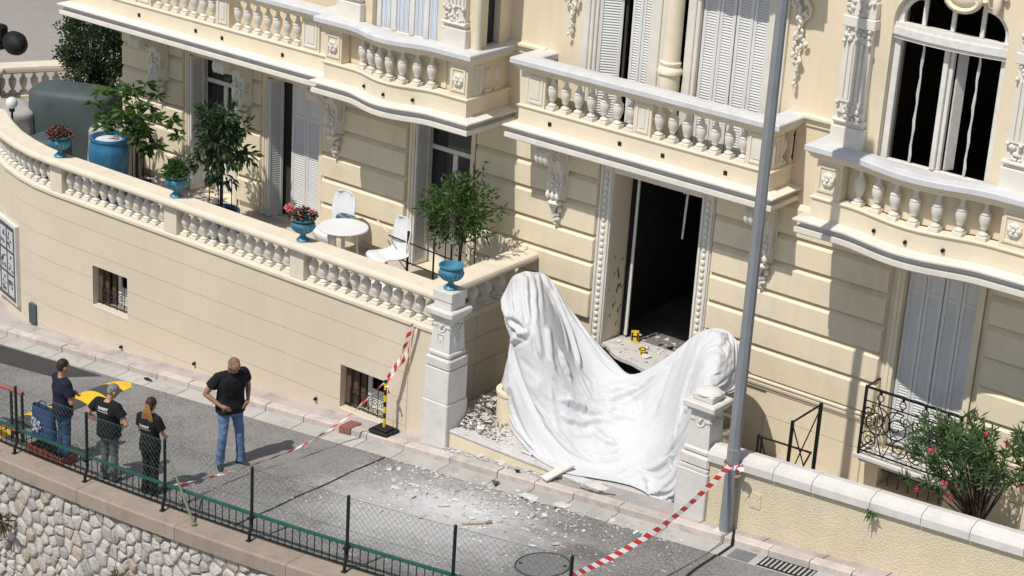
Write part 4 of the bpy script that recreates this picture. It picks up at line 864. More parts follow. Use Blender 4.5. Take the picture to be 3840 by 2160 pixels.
# stones: cells of a jittered Voronoi pattern, each bulging out of the mortar
g = random.Random(21); S = []; SR = []
for k in range(9000):
    x = g.uniform(-9.4, 1.7); z = g.uniform(-1.7, 2.1); rr = .125 + .075 * (noise.noise(Vector((x * 1.1, z * 1.3, 4))) + .35) + g.uniform(-.03, .03)
    if all((x - q[0]) ** 2 + ((z - q[1]) * 1.12) ** 2 > (.5 * (rr + r2) * 1.12) ** 2 for q, r2 in zip(S, SR)): S.append((x, z)); SR.append(rr)
def cell(p, pts, lim=.30):
    poly = [(p[0] - lim, p[1] - lim), (p[0] + lim, p[1] - lim), (p[0] + lim, p[1] + lim), (p[0] - lim, p[1] + lim)]
    for q in pts:
        if q == p or abs(q[0] - p[0]) > 2 * lim or abs(q[1] - p[1]) > 2 * lim: continue
        mx, mz = (p[0] + q[0]) / 2, (p[1] + q[1]) / 2; dx, dz = q[0] - p[0], q[1] - p[1]; out = []
        for k in range(len(poly)):
            a, c = poly[k], poly[(k + 1) % len(poly)]; da = (a[0] - mx) * dx + (a[1] - mz) * dz; dc = (c[0] - mx) * dx + (c[1] - mz) * dz
            if da <= 0: out.append(a)
            if da * dc < 0: t = da / (da - dc); out.append((a[0] + (c[0] - a[0]) * t, a[1] + (c[1] - a[1]) * t))
        poly = out
        if len(poly) < 3: return None
    return poly
cnt = 0; fill = MB()
for p in S:
    x, z = p; zt = gz(x) - .22
    if z > zt + .02 or x > 1.3 or z < -1.4: continue
    near = [q for q in S if abs(q[0] - x) < .7 and abs(q[1] - z) < .7]; poly = cell(p, near)
    if not poly: continue
    pr = []
    n0 = len(poly)
    for k in range(n0):      # round the cell with mid points and shrink for the joint
        a, c = poly[k], poly[(k + 1) % n0]
        for t in (.16, .84): pr.append((a[0] + (c[0] - a[0]) * t, a[1] + (c[1] - a[1]) * t))
    cx = sum(q[0] for q in pr) / len(pr); cz = sum(q[1] for q in pr) / len(pr); sh = g.uniform(.80, .93)
    pr = [(cx + (q[0] - cx) * sh + g.uniform(-.008, .008), min(cz + (q[1] - cz) * sh + g.uniform(-.008, .008), gz(q[0]) - .21)) for q in pr]
    def yy(z_, x_): zt_ = gz(x_) - .2; return fy(x_) - .30 - .25 * (zt_ - z_) / (zt_ + 4.1)
    bul = g.uniform(.02, .055); n = len(pr); vs = []; tx, tz = g.uniform(-.25, .25), g.uniform(-.25, .25)
    for k, (sc_, d) in enumerate(((1.0, -.02), (.95, .5), (.70, .92), (.36, 1.0))):
        for q in pr:
            X, Z = cx + (q[0] - cx) * sc_, cz + (q[1] - cz) * sc_; vs.append((X, yy(Z, X) - bul * d * (1 + tx * (q[0] - cx) * 4 + tz * (q[1] - cz) * 4) - g.uniform(-.006, .008), Z))
    vs.append((cx, yy(cz, cx) - bul * 1.02, cz)); fs = []
    for k in range(3):
        for i in range(n): q = (i + 1) % n; fs.append((k * n + i, k * n + q, (k + 1) * n + q, (k + 1) * n + i))
    for i in range(n): fs.append((3 * n + i, 3 * n + (i + 1) % n, 4 * n))
    if cnt < 300 and z > -1.15 + max(0, (x + 1.5)) * .9: obj('stone', MB().add(vs, fs), g.choice(('stone', 'stone', 'stone', 'stoneb', 'stonec')), rw, 28); cnt += 1
    else: fill.add(vs, fs)
if fill.v: obj('further_stones', fill, 'stone', rw, 28, kind='stuff')
# ------------------------------------------------------------------ guard railing and chain-link fence along the street edge
FX = [-9.13, -7.35, -5.56, -3.78, -1.99, -.21, 1.58, 3.36]
gr = empty('guard_railing', (-3, -6.8, 1.7), 'low green guard railing with thin black bars along the street edge', 'railing')
def capz(x): return gz(x) + .055
for a, c in zip(FX[:-1], FX[1:]):
    n = 10; P = [(a + (c - a) * i / n, fy(a + (c - a) * i / n)) for i in range(n + 1)]
    b = MB(); b.sweep([(x, y, capz(x)) for x, y in P], [(-.028, .355), (.028, .355), (.028, .385), (-.028, .385)]); obj('handrail', b, 'green', gr)
    b = MB(); b.sweep([(x, y, capz(x)) for x, y in P], [(-.014, .035), (.014, .035), (.014, .05), (-.014, .05)]); obj('bottom_rail', b, 'postblack', gr)
    for i in range(13):
        x = a + (c - a) * (i + .5) / 13; obj('bar', MB().tube([(x, fy(x), capz(x) + .05), (x, fy(x), capz(x) + .356)], .0085, 5), 'postblack', gr)
cf = empty('chain_link_fence', (-3, -6.75, 1.7), 'green chain link fence on thin dark posts above the guard railing', 'fence')
for x in FX:
    b = MB(); y = fy(x); z = capz(x); b.tube([(x + .04, y - .12, z), (x + .04, y - .12, z + .10), (x + .015, y - .05, z + .20), (x, y - .035, z + .26), (x, y - .035, z + 1.12)], .024, 8); b.ell((x, y - .035, z + 1.12), (.026, .026, .02), 8, 4); b.cbox(x - .0, x + .08, y - .16, y - .08, z - .004, z + .012, .003); b.box(x - .01, x + .05, y - .12, y - .0, z + .33, z + .36); obj('post', b, 'postblack', cf, 50)
b = MB(); p_ = .050; H = 1.0; nz = 20; tot = FX[-1] - FX[0]; nx = int(tot / p_)
def wp(u, k):
    x = FX[0] + u; return (x, fy(x) - .035, capz(x) + .10 + k * H / nz)
for i in range(nx + 1):     # each wire zigzags up the fence, linking with its neighbours
    pts = [wp(min(max(i * p_ + (p_ * .51 if (k + i) % 2 else -.51 * p_), 0), tot), k) for k in range(nz + 1)]
    b.tube(pts, .0024, 3, cap=False)
obj('wire_mesh', b, 'wire', cf, kind='stuff')
for k, hh in enumerate((.10, .6, 1.1)):
    b = MB(); b.tube([(x, fy(x) - .035, capz(x) + hh) for x in np.linspace(FX[0], FX[-1], 40)], .0034, 4); obj('tension_wire', b, 'wire', cf)
# leaning grey-green brace in the fence
b = MB(); b.tube([(-3.72, fy(-3.7) - .06, capz(-3.7) + .98), (-3.0, fy(-3) - .20, capz(-3) + .03)], [.014, .022], 6); b.ell((-2.99, fy(-3) - .2, capz(-3) + .02), (.05, .05, .02), 8, 5); obj('brace', b, mat('grey_green_brace', (.17, .20, .12), .7), cf)
# ------------------------------------------------------------------ lamp post
LPX, LPY = 3.44, -2.88
lp = empty('lamp_post', (LPX, LPY, pz(LPX)), 'tall grey octagonal steel lamp post at the edge of the pavement', 'lamp post')
z0 = pz(LPX); b = MB(); b.lathe([(.094, 0), (.092, 1.25), (.094, 1.26), (.096, 1.29), (.088, 1.31), (.087, 1.33), (.070, 10.4)], 8, (LPX, LPY, z0), rot=.5); obj('shaft', b, 'pole', lp)
b = MB(); b.cbox(LPX - .13, LPX + .13, LPY - .13, LPY + .13, z0 - .02, z0 + .012, .004); obj('base_plate', b, 'limestone', lp)
b = MB(); b.box(LPX - .036, LPX + .036, LPY - .0895, LPY - .084, z0 + .35, z0 + .95); obj('service_door', b, 'pole', lp)
b = MB(); b.tube([(LPX, LPY, z0 + 10.3), (LPX, LPY - .5, z0 + 10.75), (LPX, LPY - 1.4, z0 + 10.85)], .04, 8); b.cbox(LPX - .16, LPX + .16, LPY - 2.0, LPY - 1.35, z0 + 10.78, z0 + 10.92, .03); obj('lamp_head', b, 'pole', lp)
# ------------------------------------------------------------------ white sheet draped over the entrance
NET = np.array([[[-1.89,-0.89,3.77],[-1.86,-1.11,3.89],[-1.9,-0.91,4.1],[-1.74,-0.76,4.23],[-1.48,-0.61,4.14],[-1.08,-0.61,3.69],[-0.44,-0.58,3.26],[0.26,-0.64,2.92],[0.84,-0.76,3.36],[1.26,-0.71,3.97],[1.58,-0.76,4.24],[1.92,-0.81,4.34],[2.2,-0.86,4.21],[2.43,-0.96,3.92],[2.45,-0.76,3.76]],[[-1.89,-1.13,3.93],[-1.86,-1.35,4.05],[-1.9,-1.15,4.26],[-1.74,-1.0,4.39],[-1.48,-0.85,4.3],[-1.08,-0.75,3.91],[-0.44,-0.72,3.48],[0.26,-0.78,3.14],[0.84,-0.9,3.58],[1.26,-0.95,4.13],[1.58,-1.0,4.4],[1.92,-1.05,4.5],[2.2,-1.1,4.37],[2.43,-1.2,4.08],[2.45,-1.0,3.92]],[[-1.56,-1.53,3.81],[-1.53,-1.75,3.93],[-1.42,-1.7,4.28],[-1.27,-1.5,4.39],[-1.03,-1.3,4.18],[-0.71,-1.1,3.65],[-0.16,-1.0,3.17],[0.47,-1.0,3.0],[1.05,-1.1,3.4],[1.49,-1.2,3.98],[1.82,-1.3,4.33],[2.14,-1.35,4.42],[2.36,-1.35,4.27],[2.5,-1.4,4.04],[2.52,-1.2,3.88]],[[-1.33,-1.73,3.53],[-1.3,-1.95,3.65],[-1.08,-2.0,4.07],[-0.83,-1.9,4.11],[-0.57,-1.7,3.8],[-0.25,-1.5,3.3],[0.21,-1.35,2.93],[0.76,-1.3,2.86],[1.31,-1.4,3.22],[1.75,-1.55,3.82],[2.08,-1.7,4.26],[2.34,-1.75,4.35],[2.5,-1.7,4.23],[2.58,-1.65,4.02],[2.6,-1.45,3.86]],[[-1.4,-1.73,3.14],[-1.37,-1.95,3.26],[-0.96,-2.1,3.53],[-0.59,-2.1,3.58],[-0.26,-1.95,3.27],[0.12,-1.8,2.91],[0.59,-1.7,2.7],[1.07,-1.65,2.71],[1.55,-1.7,3.02],[1.93,-1.85,3.52],[2.2,-2.0,3.98],[2.39,-2.05,4.15],[2.5,-2.0,4.1],[2.58,-1.9,3.97],[2.6,-1.7,3.81]],[[-1.54,-1.65,2.77],[-1.51,-1.8,2.79],[-0.93,-2.1,2.9],[-0.45,-2.2,2.92],[-0.02,-2.15,2.78],[0.43,-2.1,2.61],[0.93,-2.05,2.53],[1.36,-2.0,2.56],[1.76,-2.05,2.82],[2.07,-2.15,3.19],[2.26,-2.25,3.57],[2.36,-2.3,3.84],[2.4,-2.3,3.95],[2.44,-2.3,3.99],[2.46,-2.2,4.01]],[[-1.69,-1.45,2.34],[-1.66,-1.6,2.36],[-0.95,-2.05,2.44],[-0.28,-2.35,2.49],[0.25,-2.4,2.45],[0.71,-2.35,2.36],[1.19,-2.3,2.34],[1.61,-2.25,2.37],[1.96,-2.3,2.55],[2.23,-2.38,2.83],[2.35,-2.42,3.15],[2.39,-2.42,3.35],[2.43,-2.42,3.46],[2.44,-2.42,3.53],[2.46,-2.32,3.55]],[[-1.8,-1.25,2.2],[-1.77,-1.4,2.21],[-0.98,-2.07,2.2],[-0.18,-2.56,2.2],[0.47,-2.67,2.2],[0.86,-2.53,2.2],[1.25,-2.37,2.2],[1.62,-2.32,2.2],[2.01,-2.47,2.21],[2.21,-2.45,2.22],[2.27,-2.36,2.25],[2.35,-2.45,2.48],[2.37,-2.45,2.72],[2.38,-2.45,2.85],[2.4,-2.35,2.87]]])
def crm(P, n):      # Catmull-Rom resample along axis 0
    m = len(P); out = []
    for t in np.linspace(0, m - 1, n):
        i = min(int(t), m - 2); f = t - i; p0, p1, p2, p3 = P[max(i - 1, 0)], P[i], P[i + 1], P[min(i + 2, m - 1)]
        out.append(.5 * ((2 * p1) + (-p0 + p2) * f + (2 * p0 - 5 * p1 + 4 * p2 - p3) * f * f + (-p0 + 3 * p1 - 3 * p2 + p3) * f ** 3))
    return np.array(out)
NU, NV = 172, 118
NET[:, :, 2] += np.where(NET[:, :, 2] > 3.3, .075, .03) * (NET[:, :, 2] > 2.25)
G = crm(NET, NV); G = np.swapaxes(crm(np.swapaxes(G, 0, 1), NU), 0, 1)     # [v,u,3]
du = np.gradient(G, axis=1); dv = np.gradient(G, axis=0); NRM = np.cross(du, dv); NRM /= (np.linalg.norm(NRM, axis=2, keepdims=True) + 1e-9)
NRM = NRM if NRM[NV // 2, NU // 2, 2] > 0 else -NRM
disp = np.zeros((NV, NU))
# creases of the sheet as (u, v) polylines; each is a narrow tuck with a swelling beside it
CREASE = [[(0.234,0.17),(0.203,0.415),(0.203,0.505),(0.207,0.578)],[(0.314,0.143),(0.339,0.202),(0.366,0.274),(0.364,0.402)],[(0.25,0.402),(0.244,0.501),(0.252,0.56)],[(0.201,0.505),(0.228,0.565),(0.281,0.565),(0.348,0.519),(0.419,0.446),(0.474,0.356),(0.523,0.261),(0.585,0.216)],[(0.364,0.402),(0.388,0.42),(0.434,0.383),(0.477,0.315),(0.517,0.242),(0.566,0.216)],[(0.265,0.642),(0.323,0.596),(0.391,0.537),(0.449,0.492),(0.514,0.451)],[(0.268,0.687),(0.299,0.691),(0.348,0.642),(0.407,0.555),(0.465,0.505)],[(0.244,0.792),(0.275,0.828),(0.323,0.818),(0.372,0.787),(0.428,0.737),(0.471,0.678)],[(0.36,0.632),(0.391,0.651),(0.422,0.651),(0.455,0.61)],[(0.376,0.873),(0.422,0.832),(0.459,0.769),(0.474,0.741)],[(0.624,0.628),(0.624,0.778),(0.591,0.887),(0.551,0.923)],[(0.68,0.37),(0.646,0.46),(0.634,0.574),(0.655,0.723)],[(0.762,0.325),(0.781,0.469),(0.821,0.529)],[(0.803,0.252),(0.843,0.329),(0.898,0.333)],[(0.203,0.601),(0.207,0.683),(0.228,0.769),(0.265,0.814)],[(0.071,0.161),(0.105,0.37),(0.185,0.487)],[(0.083,0.338),(0.136,0.479),(0.194,0.497)],[(0.114,0.519),(0.185,0.505)],[(0.308,0.596),(0.36,0.574)],[(0.815,0.937),(0.797,0.986),(0.695,0.996)],[(0.149,0.184),(0.133,0.343),(0.139,0.428)],[(0.201,0.193),(0.182,0.351),(0.179,0.456)],[(0.108,0.614),(0.12,0.778),(0.161,0.887),(0.213,0.937)],[(0.289,0.446),(0.299,0.483),(0.323,0.497)],[(0.587,0.152),(0.548,0.229),(0.502,0.306),(0.446,0.442)],[(0.492,0.778),(0.514,0.913),(0.517,1.0)]]
def gpt(u, v): return G[min(NV - 1, int(round(v * (NV - 1)))), min(NU - 1, int(round(u * (NU - 1))))]
gr_ = random.Random(9); extra = []
for l_ in CREASE[:]:
    if len(l_) >= 4 and gr_.random() < .75:      # weaker companions running alongside
        o = gr_.uniform(.035, .06) * (1 if gr_.random() < .5 else -1); hor = abs(l_[-1][0] - l_[0][0]) > abs(l_[-1][1] - l_[0][1]); extra.append([(min(1, max(0, u + (0 if hor else o * .7))), min(.99, max(.01, v + (o if hor else 0)))) for u, v in l_[(1 if gr_.random() < .5 else 0):]])
uu, vv = np.meshgrid(np.linspace(0, 1, NU), np.linspace(0, 1, NV))
for li, l_ in enumerate(CREASE + extra):
    P2 = crm(np.array(l_), 14 if len(l_) > 2 else 6); P3 = np.array([gpt(u, v) for u, v in P2]); best = np.full((NV, NU), 9.0); sgn = np.zeros((NV, NU)); tt = np.zeros((NV, NU))
    for k in range(len(P3) - 1):
        A_, B_ = P3[k], P3[k + 1]; ab = B_ - A_; t = np.clip(((G - A_) @ ab) / (ab @ ab + 1e-9), 0, 1); d = np.linalg.norm(G - A_ - t[..., None] * ab, axis=2)
        c_ = (P2[k + 1][0] - P2[k][0]) * (vv - P2[k][1]) - (P2[k + 1][1] - P2[k][1]) * (uu - P2[k][0]); m_ = d < best; best = np.where(m_, d, best); sgn = np.where(m_, np.sign(-c_), sgn); tt = np.where(m_, (k + t) / (len(P3) - 1), tt)
    main = li < len(CREASE); A_ = (.060 if main else .028) * gr_.uniform(.75, 1.25) * (.45 if l_[0][0] > .72 else 1); w_ = (.030 if main else .026) * gr_.uniform(.8, 1.3); env = np.clip(np.sin(np.pi * np.clip(tt, .02, .98)) * 1.8, 0, 1); sd = best * sgn
    disp += env * (-.45 * A_ * np.exp(-(sd / w_) ** 2) + A_ * np.exp(-((sd - 2.2 * w_) / (1.7 * w_)) ** 2))
margin = np.clip(np.minimum(np.minimum(uu * 16, (1 - uu) * 16), np.minimum(vv * 12, (1 - vv) * 10)), 0, 1); margin = margin * margin * (3 - 2 * margin)
for j in range(NV):
    for i in range(NU): disp[j, i] += .010 * noise.noise(Vector((i * .06, j * .07, 2))) + .006 * noise.noise(Vector((i * .2, j * .22, 7)))
G = G + NRM * (disp * margin)[..., None]
# cloth with a little slack
relax = MB().add([tuple(p) for p in G.reshape(-1, 3)], [(j * NU + i, j * NU + i + 1, (j + 1) * NU + i + 1, (j + 1) * NU + i) for j in range(NV - 1) for i in range(NU - 1)])
me = bpy.data.meshes.new('relax'); me.from_pydata(relax.v, [], relax.f); ro = bpy.data.objects.new('relax', me); hold = ro.vertex_groups.new(name='hold'); slack = ro.vertex_groups.new(name='slack')
for j in range(NV):
    for i in range(NU):
        u, v = uu[j, i], vv[j, i]; w = .135 if not (.3 < u < .7 and v > .25) else .115
        if G[j, i, 2] > 3.75: w = .16
        if j in (0, NV - 1) or (i in (0, NU - 1) and v < .75): w = 1.0
        hold.add([j * NU + i], w, 'REPLACE'); slack.add([j * NU + i], float(margin[j, i] * (.5 + .5 * math.exp(-((u - .5) / .26) ** 4)) * (1 if u < .74 else .35)), 'REPLACE')
md = ro.modifiers.new('cloth', 'CLOTH'); st = md.settings; st.quality = 5; st.mass = .25; st.vertex_group_mass = 'hold'; st.pin_stiffness = 1.0; st.tension_stiffness = 25; st.compression_stiffness = 25; st.shear_stiffness = 8; st.bending_stiffness = .4; st.shrink_min = 0; st.shrink_max = -.065; st.vertex_group_shrink = 'slack'; st.tension_damping = 8; st.air_damping = 2; md.collision_settings.use_collision = False
scr = bpy.data.scenes.new('scratch'); scr.collection.objects.link(ro)
for f in range(1, 29): scr.frame_set(f)
me = bpy.data.meshes.new_from_object(ro.evaluated_get(scr.view_layers[0].depsgraph)); co = np.empty(len(me.vertices) * 3, np.float32); me.vertices.foreach_get('co', co); G = co.reshape(NV, NU, 3).astype(float); bpy.data.objects.remove(ro); bpy.data.scenes.remove(scr)
NV2, NU2 = 2 * NV, 2 * NU; G = crm(G, NV2); G = np.swapaxes(crm(np.swapaxes(G, 0, 1), NU2), 0, 1); NV, NU = NV2, NU2; G[..., 2] = np.maximum(G[..., 2], 2.205)
b = MB(); b.add([tuple(p) for p in G.reshape(-1, 3)], [(j * NU + i, j * NU + i + 1, (j + 1) * NU + i + 1, (j + 1) * NU + i) for j in range(NV - 1) for i in range(NU - 1)])
sheet = obj('sheet', b, 'cloth', None, 180, label='large white sheet draped over the entrance steps between the gate posts', cat='sheet')
md = sheet.modifiers.new('thick', 'SOLIDIFY'); md.thickness = .004; md.offset = -1
# ------------------------------------------------------------------ plants
def leafset(b, pts, dirs, ln, wd, g, mi=0, fold=.25):
    for p, d in zip(pts, dirs):
        d = d.normalized(); s = d.cross(Vector((g.uniform(-1, 1), g.uniform(-1, 1), g.uniform(-.3, 1)))).normalized() if d.length else Vector((1, 0, 0)); n = s.cross(d); L_ = ln * g.uniform(.65, 1.2); w = wd * g.uniform(.7, 1.15)
        b.add([p, p + d * L_ * .45 + s * w * .5 + n * fold * w, p + d * L_, p + d * L_ * .45 - s * w * .5 + n * fold * w, p + d * L_ * .5 - n * .02], [(0, 1, 4), (1, 2, 4), (2, 3, 4), (3, 0, 4)], mi)
def rdir(g): 
    v = Vector((g.gauss(0, 1), g.gauss(0, 1), g.gauss(0, 1))); return v.normalized()
def crown(c, rad, nl, ln, wd, seed, clumps, csz, shell=.55, droop=.0, mats=('leafmid', 'leafbright'), trunk=None, mixp=.3):
    g = random.Random(seed); b = MB(); tw_ = MB(); c = Vector(c); cl = []
    for k in range(clumps):
        d = rdir(g); r = shell + (1 - shell) * g.random() ** .6; q = c + Vector((d.x * rad[0], d.y * rad[1], d.z * rad[2])) * r * g.uniform(.82, 1.06); cl.append(q)
        if trunk is not None: 
            t0 = Vector(trunk); mp = (t0 + q) / 2 + rdir(g) * .06; tw_.tube([t0, mp, q], [.010, .006, .003], 4, cap=False)
    for k in range(nl):
        q = cl[k % clumps]; o = rdir(g) * csz * g.random() ** .5; p = q + o; d = (o * 1.0 + (q - c).normalized() * csz * .7 + rdir(g) * csz * .8 + Vector((0, 0, -droop))); leafset(b, [p], [d], ln, wd, g, 1 if g.random() < mixp else 0)
    return b, tw_
def tree(name, loc, label, cat, stem, cr, pot=None, group=None):
    r = empty(name, loc, label, cat, group); b, t = cr
    if stem: st = MB(); st.tube(stem[0], stem[1], 8); st.v += []; o = len(st.v); st.v += t.v; st.f += [tuple(i + o for i in f) for f in t.f]; st.m += t.m; obj('trunk', st, 'bark', r, 60)
    return r, b
# topiary ball at the far end of the terrace
r, b = tree('ball_tree', (-13.95, .7, 3.36), 'dark dense round clipped tree at the far left end of the terrace', 'tree', ([(-13.95, .7, 3.4), (-13.93, .72, 4.2), (-13.9, .7, 5.0)], [.05, .045, .03]), crown((-13.84, .8, 5.26), (.80, .78, .95), 6000, .085, .042, 1, 230, .15, .55, mats=None, trunk=(-13.9, .7, 4.7)))
obj('crown', b, ['leafdark', 'leafmid'], r)
b = MB(); b.lathe([(.24, 0), (.30, .35), (.32, .37), (.29, .38), (.27, .32)], 16, (-13.95, .7, 3.362), cap=True); obj('pot', b, 'cover', r, 40)
# the loose tree in front of the wall, beside the large blue planter
r, b = tree('pot_tree', (-10.52, -1.15, 3.36), 'leafy tree with drooping leaf rosettes in front of the big blue planter', 'tree', ([(-10.55, -1.15, 3.55), (-10.56, -1.14, 4.3), (-10.5, -1.12, 4.9), (-10.45, -1.1, 5.2)], [.035, .03, .025, .015]), (MB(), MB()))
g = random.Random(5); b = MB(); tw_ = MB()
for k in range(46):
    d = rdir(g); q = Vector((-10.62, -1.15, 5.02)) + Vector((d.x * .92, d.y * .55, d.z * .56)) * (.45 + .6 * g.random() ** .7)
    if k == 0: q = Vector((-10.35, -1.1, 5.62))
    if k in (1, 2): q = Vector((-9.75 + .1 * k, -1.05, 5.25 - .2 * k))
    if k in (3, 4, 5): q = Vector((-9.85 - .1 * k, -1.05, 4.75 - .08 * k))
    tw_.tube([(-10.53, -1.13, 4.7 + g.random() * .3), (Vector((-10.5, -1.1, 4.9)) + q) / 2 + Vector((0, 0, .06)), q], [.010, .007, .004], 4, cap=False)
    for i in range(15):
        a = g.random() * 6.28; dd = Vector((math.cos(a), math.sin(a), g.uniform(-.75, .35))); leafset(b, [q + dd * .02], [dd], .22, .085, g, 1 if g.random() < .45 else 0, .15)
obj('crown', b, ['leafmid', 'leafbright'], r); obj('twigs', tw_, 'bark', r)
b = MB(); b.lathe([(.22, 0), (.29, .30), (.31, .31), (.31, .34), (.28, .34), (.27, .28)], 20, (-10.52, -1.15, 3.362)); obj('pot', b, 'bluepot', r, 40)
b = MB()
for a in range(4): b.tube([(-10.52 + .24 * math.cos(a * 1.57 + .4), -1.15 + .24 * math.sin(a * 1.57 + .4), 3.65), (-10.52 + .22 * math.cos(a * 1.57 + .4), -1.15 + .22 * math.sin(a * 1.57 + .4), 5.0)], .009, 5)
obj('support_stakes', b, 'iron', r)
# lollipop tree
def stakes(c, zb, zt, rr):
    b = MB()
    for a in range(4): b.tube([(c[0] + rr * math.cos(a * 1.57 + .6), c[1] + rr * math.sin(a * 1.57 + .6), zb), (c[0] + rr * math.cos(a * 1.57 + .6), c[1] + rr * math.sin(a * 1.57 + .6), zt)], .010, 5)
    b.tube([(c[0] + rr * math.cos(t), c[1] + rr * math.sin(t), zt) for t in np.linspace(0, 6.283, 17)[:-1]], .009, 5, closed=True); return b
r, b = tree('pot_tree', (-8.34, -1.2, 3.36), 'slim dark green tree on a bare stem in front of the left french window', 'tree', ([(-8.34, -1.2, 3.6), (-8.33, -1.19, 4.2), (-8.35, -1.2, 4.8), (-8.33, -1.2, 5.3)], [.028, .026, .022, .012]), crown((-8.34, -1.2, 5.02), (.56, .48, .78), 1250, .17, .055, 12, 62, .13, .22, .08, mats=None, trunk=(-8.34, -1.2, 4.7), mixp=.25))
obj('crown', b, ['leafdark', 'leafmid'], r)
b = MB(); b.lathe([(.24, 0), (.32, .34), (.35, .36), (.35, .40), (.31, .40), (.30, .34)], 22, (-8.34, -1.2, 3.362)); obj('pot', b, 'bluepot', r, 40); obj('soil', MB().lathe([(.295, 3.71), (.28, 3.72)], 20, (-8.34, -1.2, 0)), 'soil', r); obj('support_stakes', stakes((-8.34, -1.2), 3.7, 4.35, .2), 'iron', r)
# tree at the right end of the terrace
r, b = tree('pot_tree', (-3.05, -1.0, 3.36), 'light green bushy tree with black stakes at the right end of the terrace', 'tree', ([(-3.05, -1.0, 3.6), (-3.07, -.99, 4.2), (-3.0, -1.0, 4.7), (-3.05, -1.0, 5.2)], [.026, .024, .02, .012]), crown((-3.1, -1.0, 5.10), (.68, .52, .60), 1350, .13, .036, 33, 70, .15, .2, .0, mats=None, trunk=(-3.03, -1.0, 4.75), mixp=.5))
g = random.Random(8)
for k in range(7):
    q = Vector((-2.72, -.95, 5.55 + .07 * k)); leafset(b, [q], [rdir(g) + Vector((0, 0, .3))], .14, .05, g, 0)
for k in range(40): leafset(b, [Vector((-3.2 + g.uniform(-.5, .4), -1.0 + g.uniform(-.2, .2), 4.42 + g.uniform(-.12, .2)))], [rdir(g)], .10, .035, g, 1)
obj('crown', b, ['leafmid', 'leafbright'], r); b = MB(); b.tube([(-2.85, -.97, 5.2), (-2.74, -.95, 5.6), (-2.7, -.95, 5.95)], .006, 5); obj('shoot', b, 'bark', r)
b = MB(); b.lathe([(.25, 0), (.30, .40), (.33, .42), (.29, .42), (.27, .36)], 20, (-3.05, -1.0, 3.362)); obj('pot', b, 'cover', r, 40); obj('support_stakes', stakes((-3.05, -1.0), 3.6, 4.62, .24), 'iron', r)
# oleander behind the street wall, and its neighbour at the right edge
def oleander(loc, c, rad, n, seed, lab, fl):
    r = empty('oleander_shrub', loc, lab, 'shrub', 'oleanders behind the street wall'); g = random.Random(seed); b = MB(); st = MB(); C = Vector(c); base = Vector(loc); fk = base + Vector((.02, .0, (C.z - base.z) * .42)); st.tube([base, base + Vector((.03, 0, .3)), fk], [.055, .045, .035], 8)
    for k in range(n):
        d = rdir(g); d.z = abs(d.z) * 1.1 - .35; q = C + Vector((d.x * rad[0], d.y * rad[1], d.z * rad[2])) * (.35 + .68 * g.random() ** .6); 
        if k % 2 == 0: st.tube([fk, fk.lerp(q, .5) + Vector((0, 0, .08)), q], [.02, .011, .005], 5, cap=False)
        for i in range(19):
            dd = ((q - fk).normalized() * .7 + rdir(g) * .9); leafset(b, [q - (q - fk).normalized() * g.uniform(0, .2) + rdir(g) * .02], [dd], .17, .026, g, 1 if g.random() < .25 else 0, .1)
    obj('foliage', b, ['leafole', 'leafbright'], r); obj('stems', st, 'bark', r, 60)
    for k in range(fl):
        d = rdir(g); d.y = -abs(d.y); q = C + Vector((d.x * rad[0] * .85, d.y * rad[1], d.z * rad[2] * .8)); b = MB()
        for i in range(10): leafset(b, [q + rdir(g) * .025], [rdir(g)], .055, .045, g)
        obj('flower_cluster', b, 'pink', r)
    return r
oleander((6.45, -1.25, 2.28), (6.05, -1.2, 3.85), (.98, .75, .85), 105, 4, 'oleander with narrow leaves and red-pink flowers in front of the iron balconet', 6)
oleander((7.35, -1.1, 2.28), (7.15, -1.1, 4.35), (.55, .6, .8), 60, 9, 'oleander branch cut by the right edge of the view', 2)
# weeds
def weed(loc, n, ln, seed, lab, mats, out=(0, -1, .4)):
    g = random.Random(seed); b = MB()
    for k in range(n):
        d = Vector(out) * .6 + rdir(g); leafset(b, [Vector(loc) + rdir(g) * .04], [d], ln, ln * .16, g)
    obj('weed', b, mats, label=lab, cat='weed', group='weeds on the walls')
weed((5.58, -2.82, 3.47), 26, .13, 2, 'small green weed in the joint of the street wall coping', 'leafole', (0, -1, -.5))
weed((-7.1, -7.23, .30), 44, .30, 3, 'dry grassy tuft at the far left of the rubble wall', 'leafdry', (.1, -.6, .5)); weed((-4.3, -7.34, .35), 34, .24, 6, 'dry grassy tuft in the middle of the rubble wall', 'leafdry', (.1, -.6, .5))
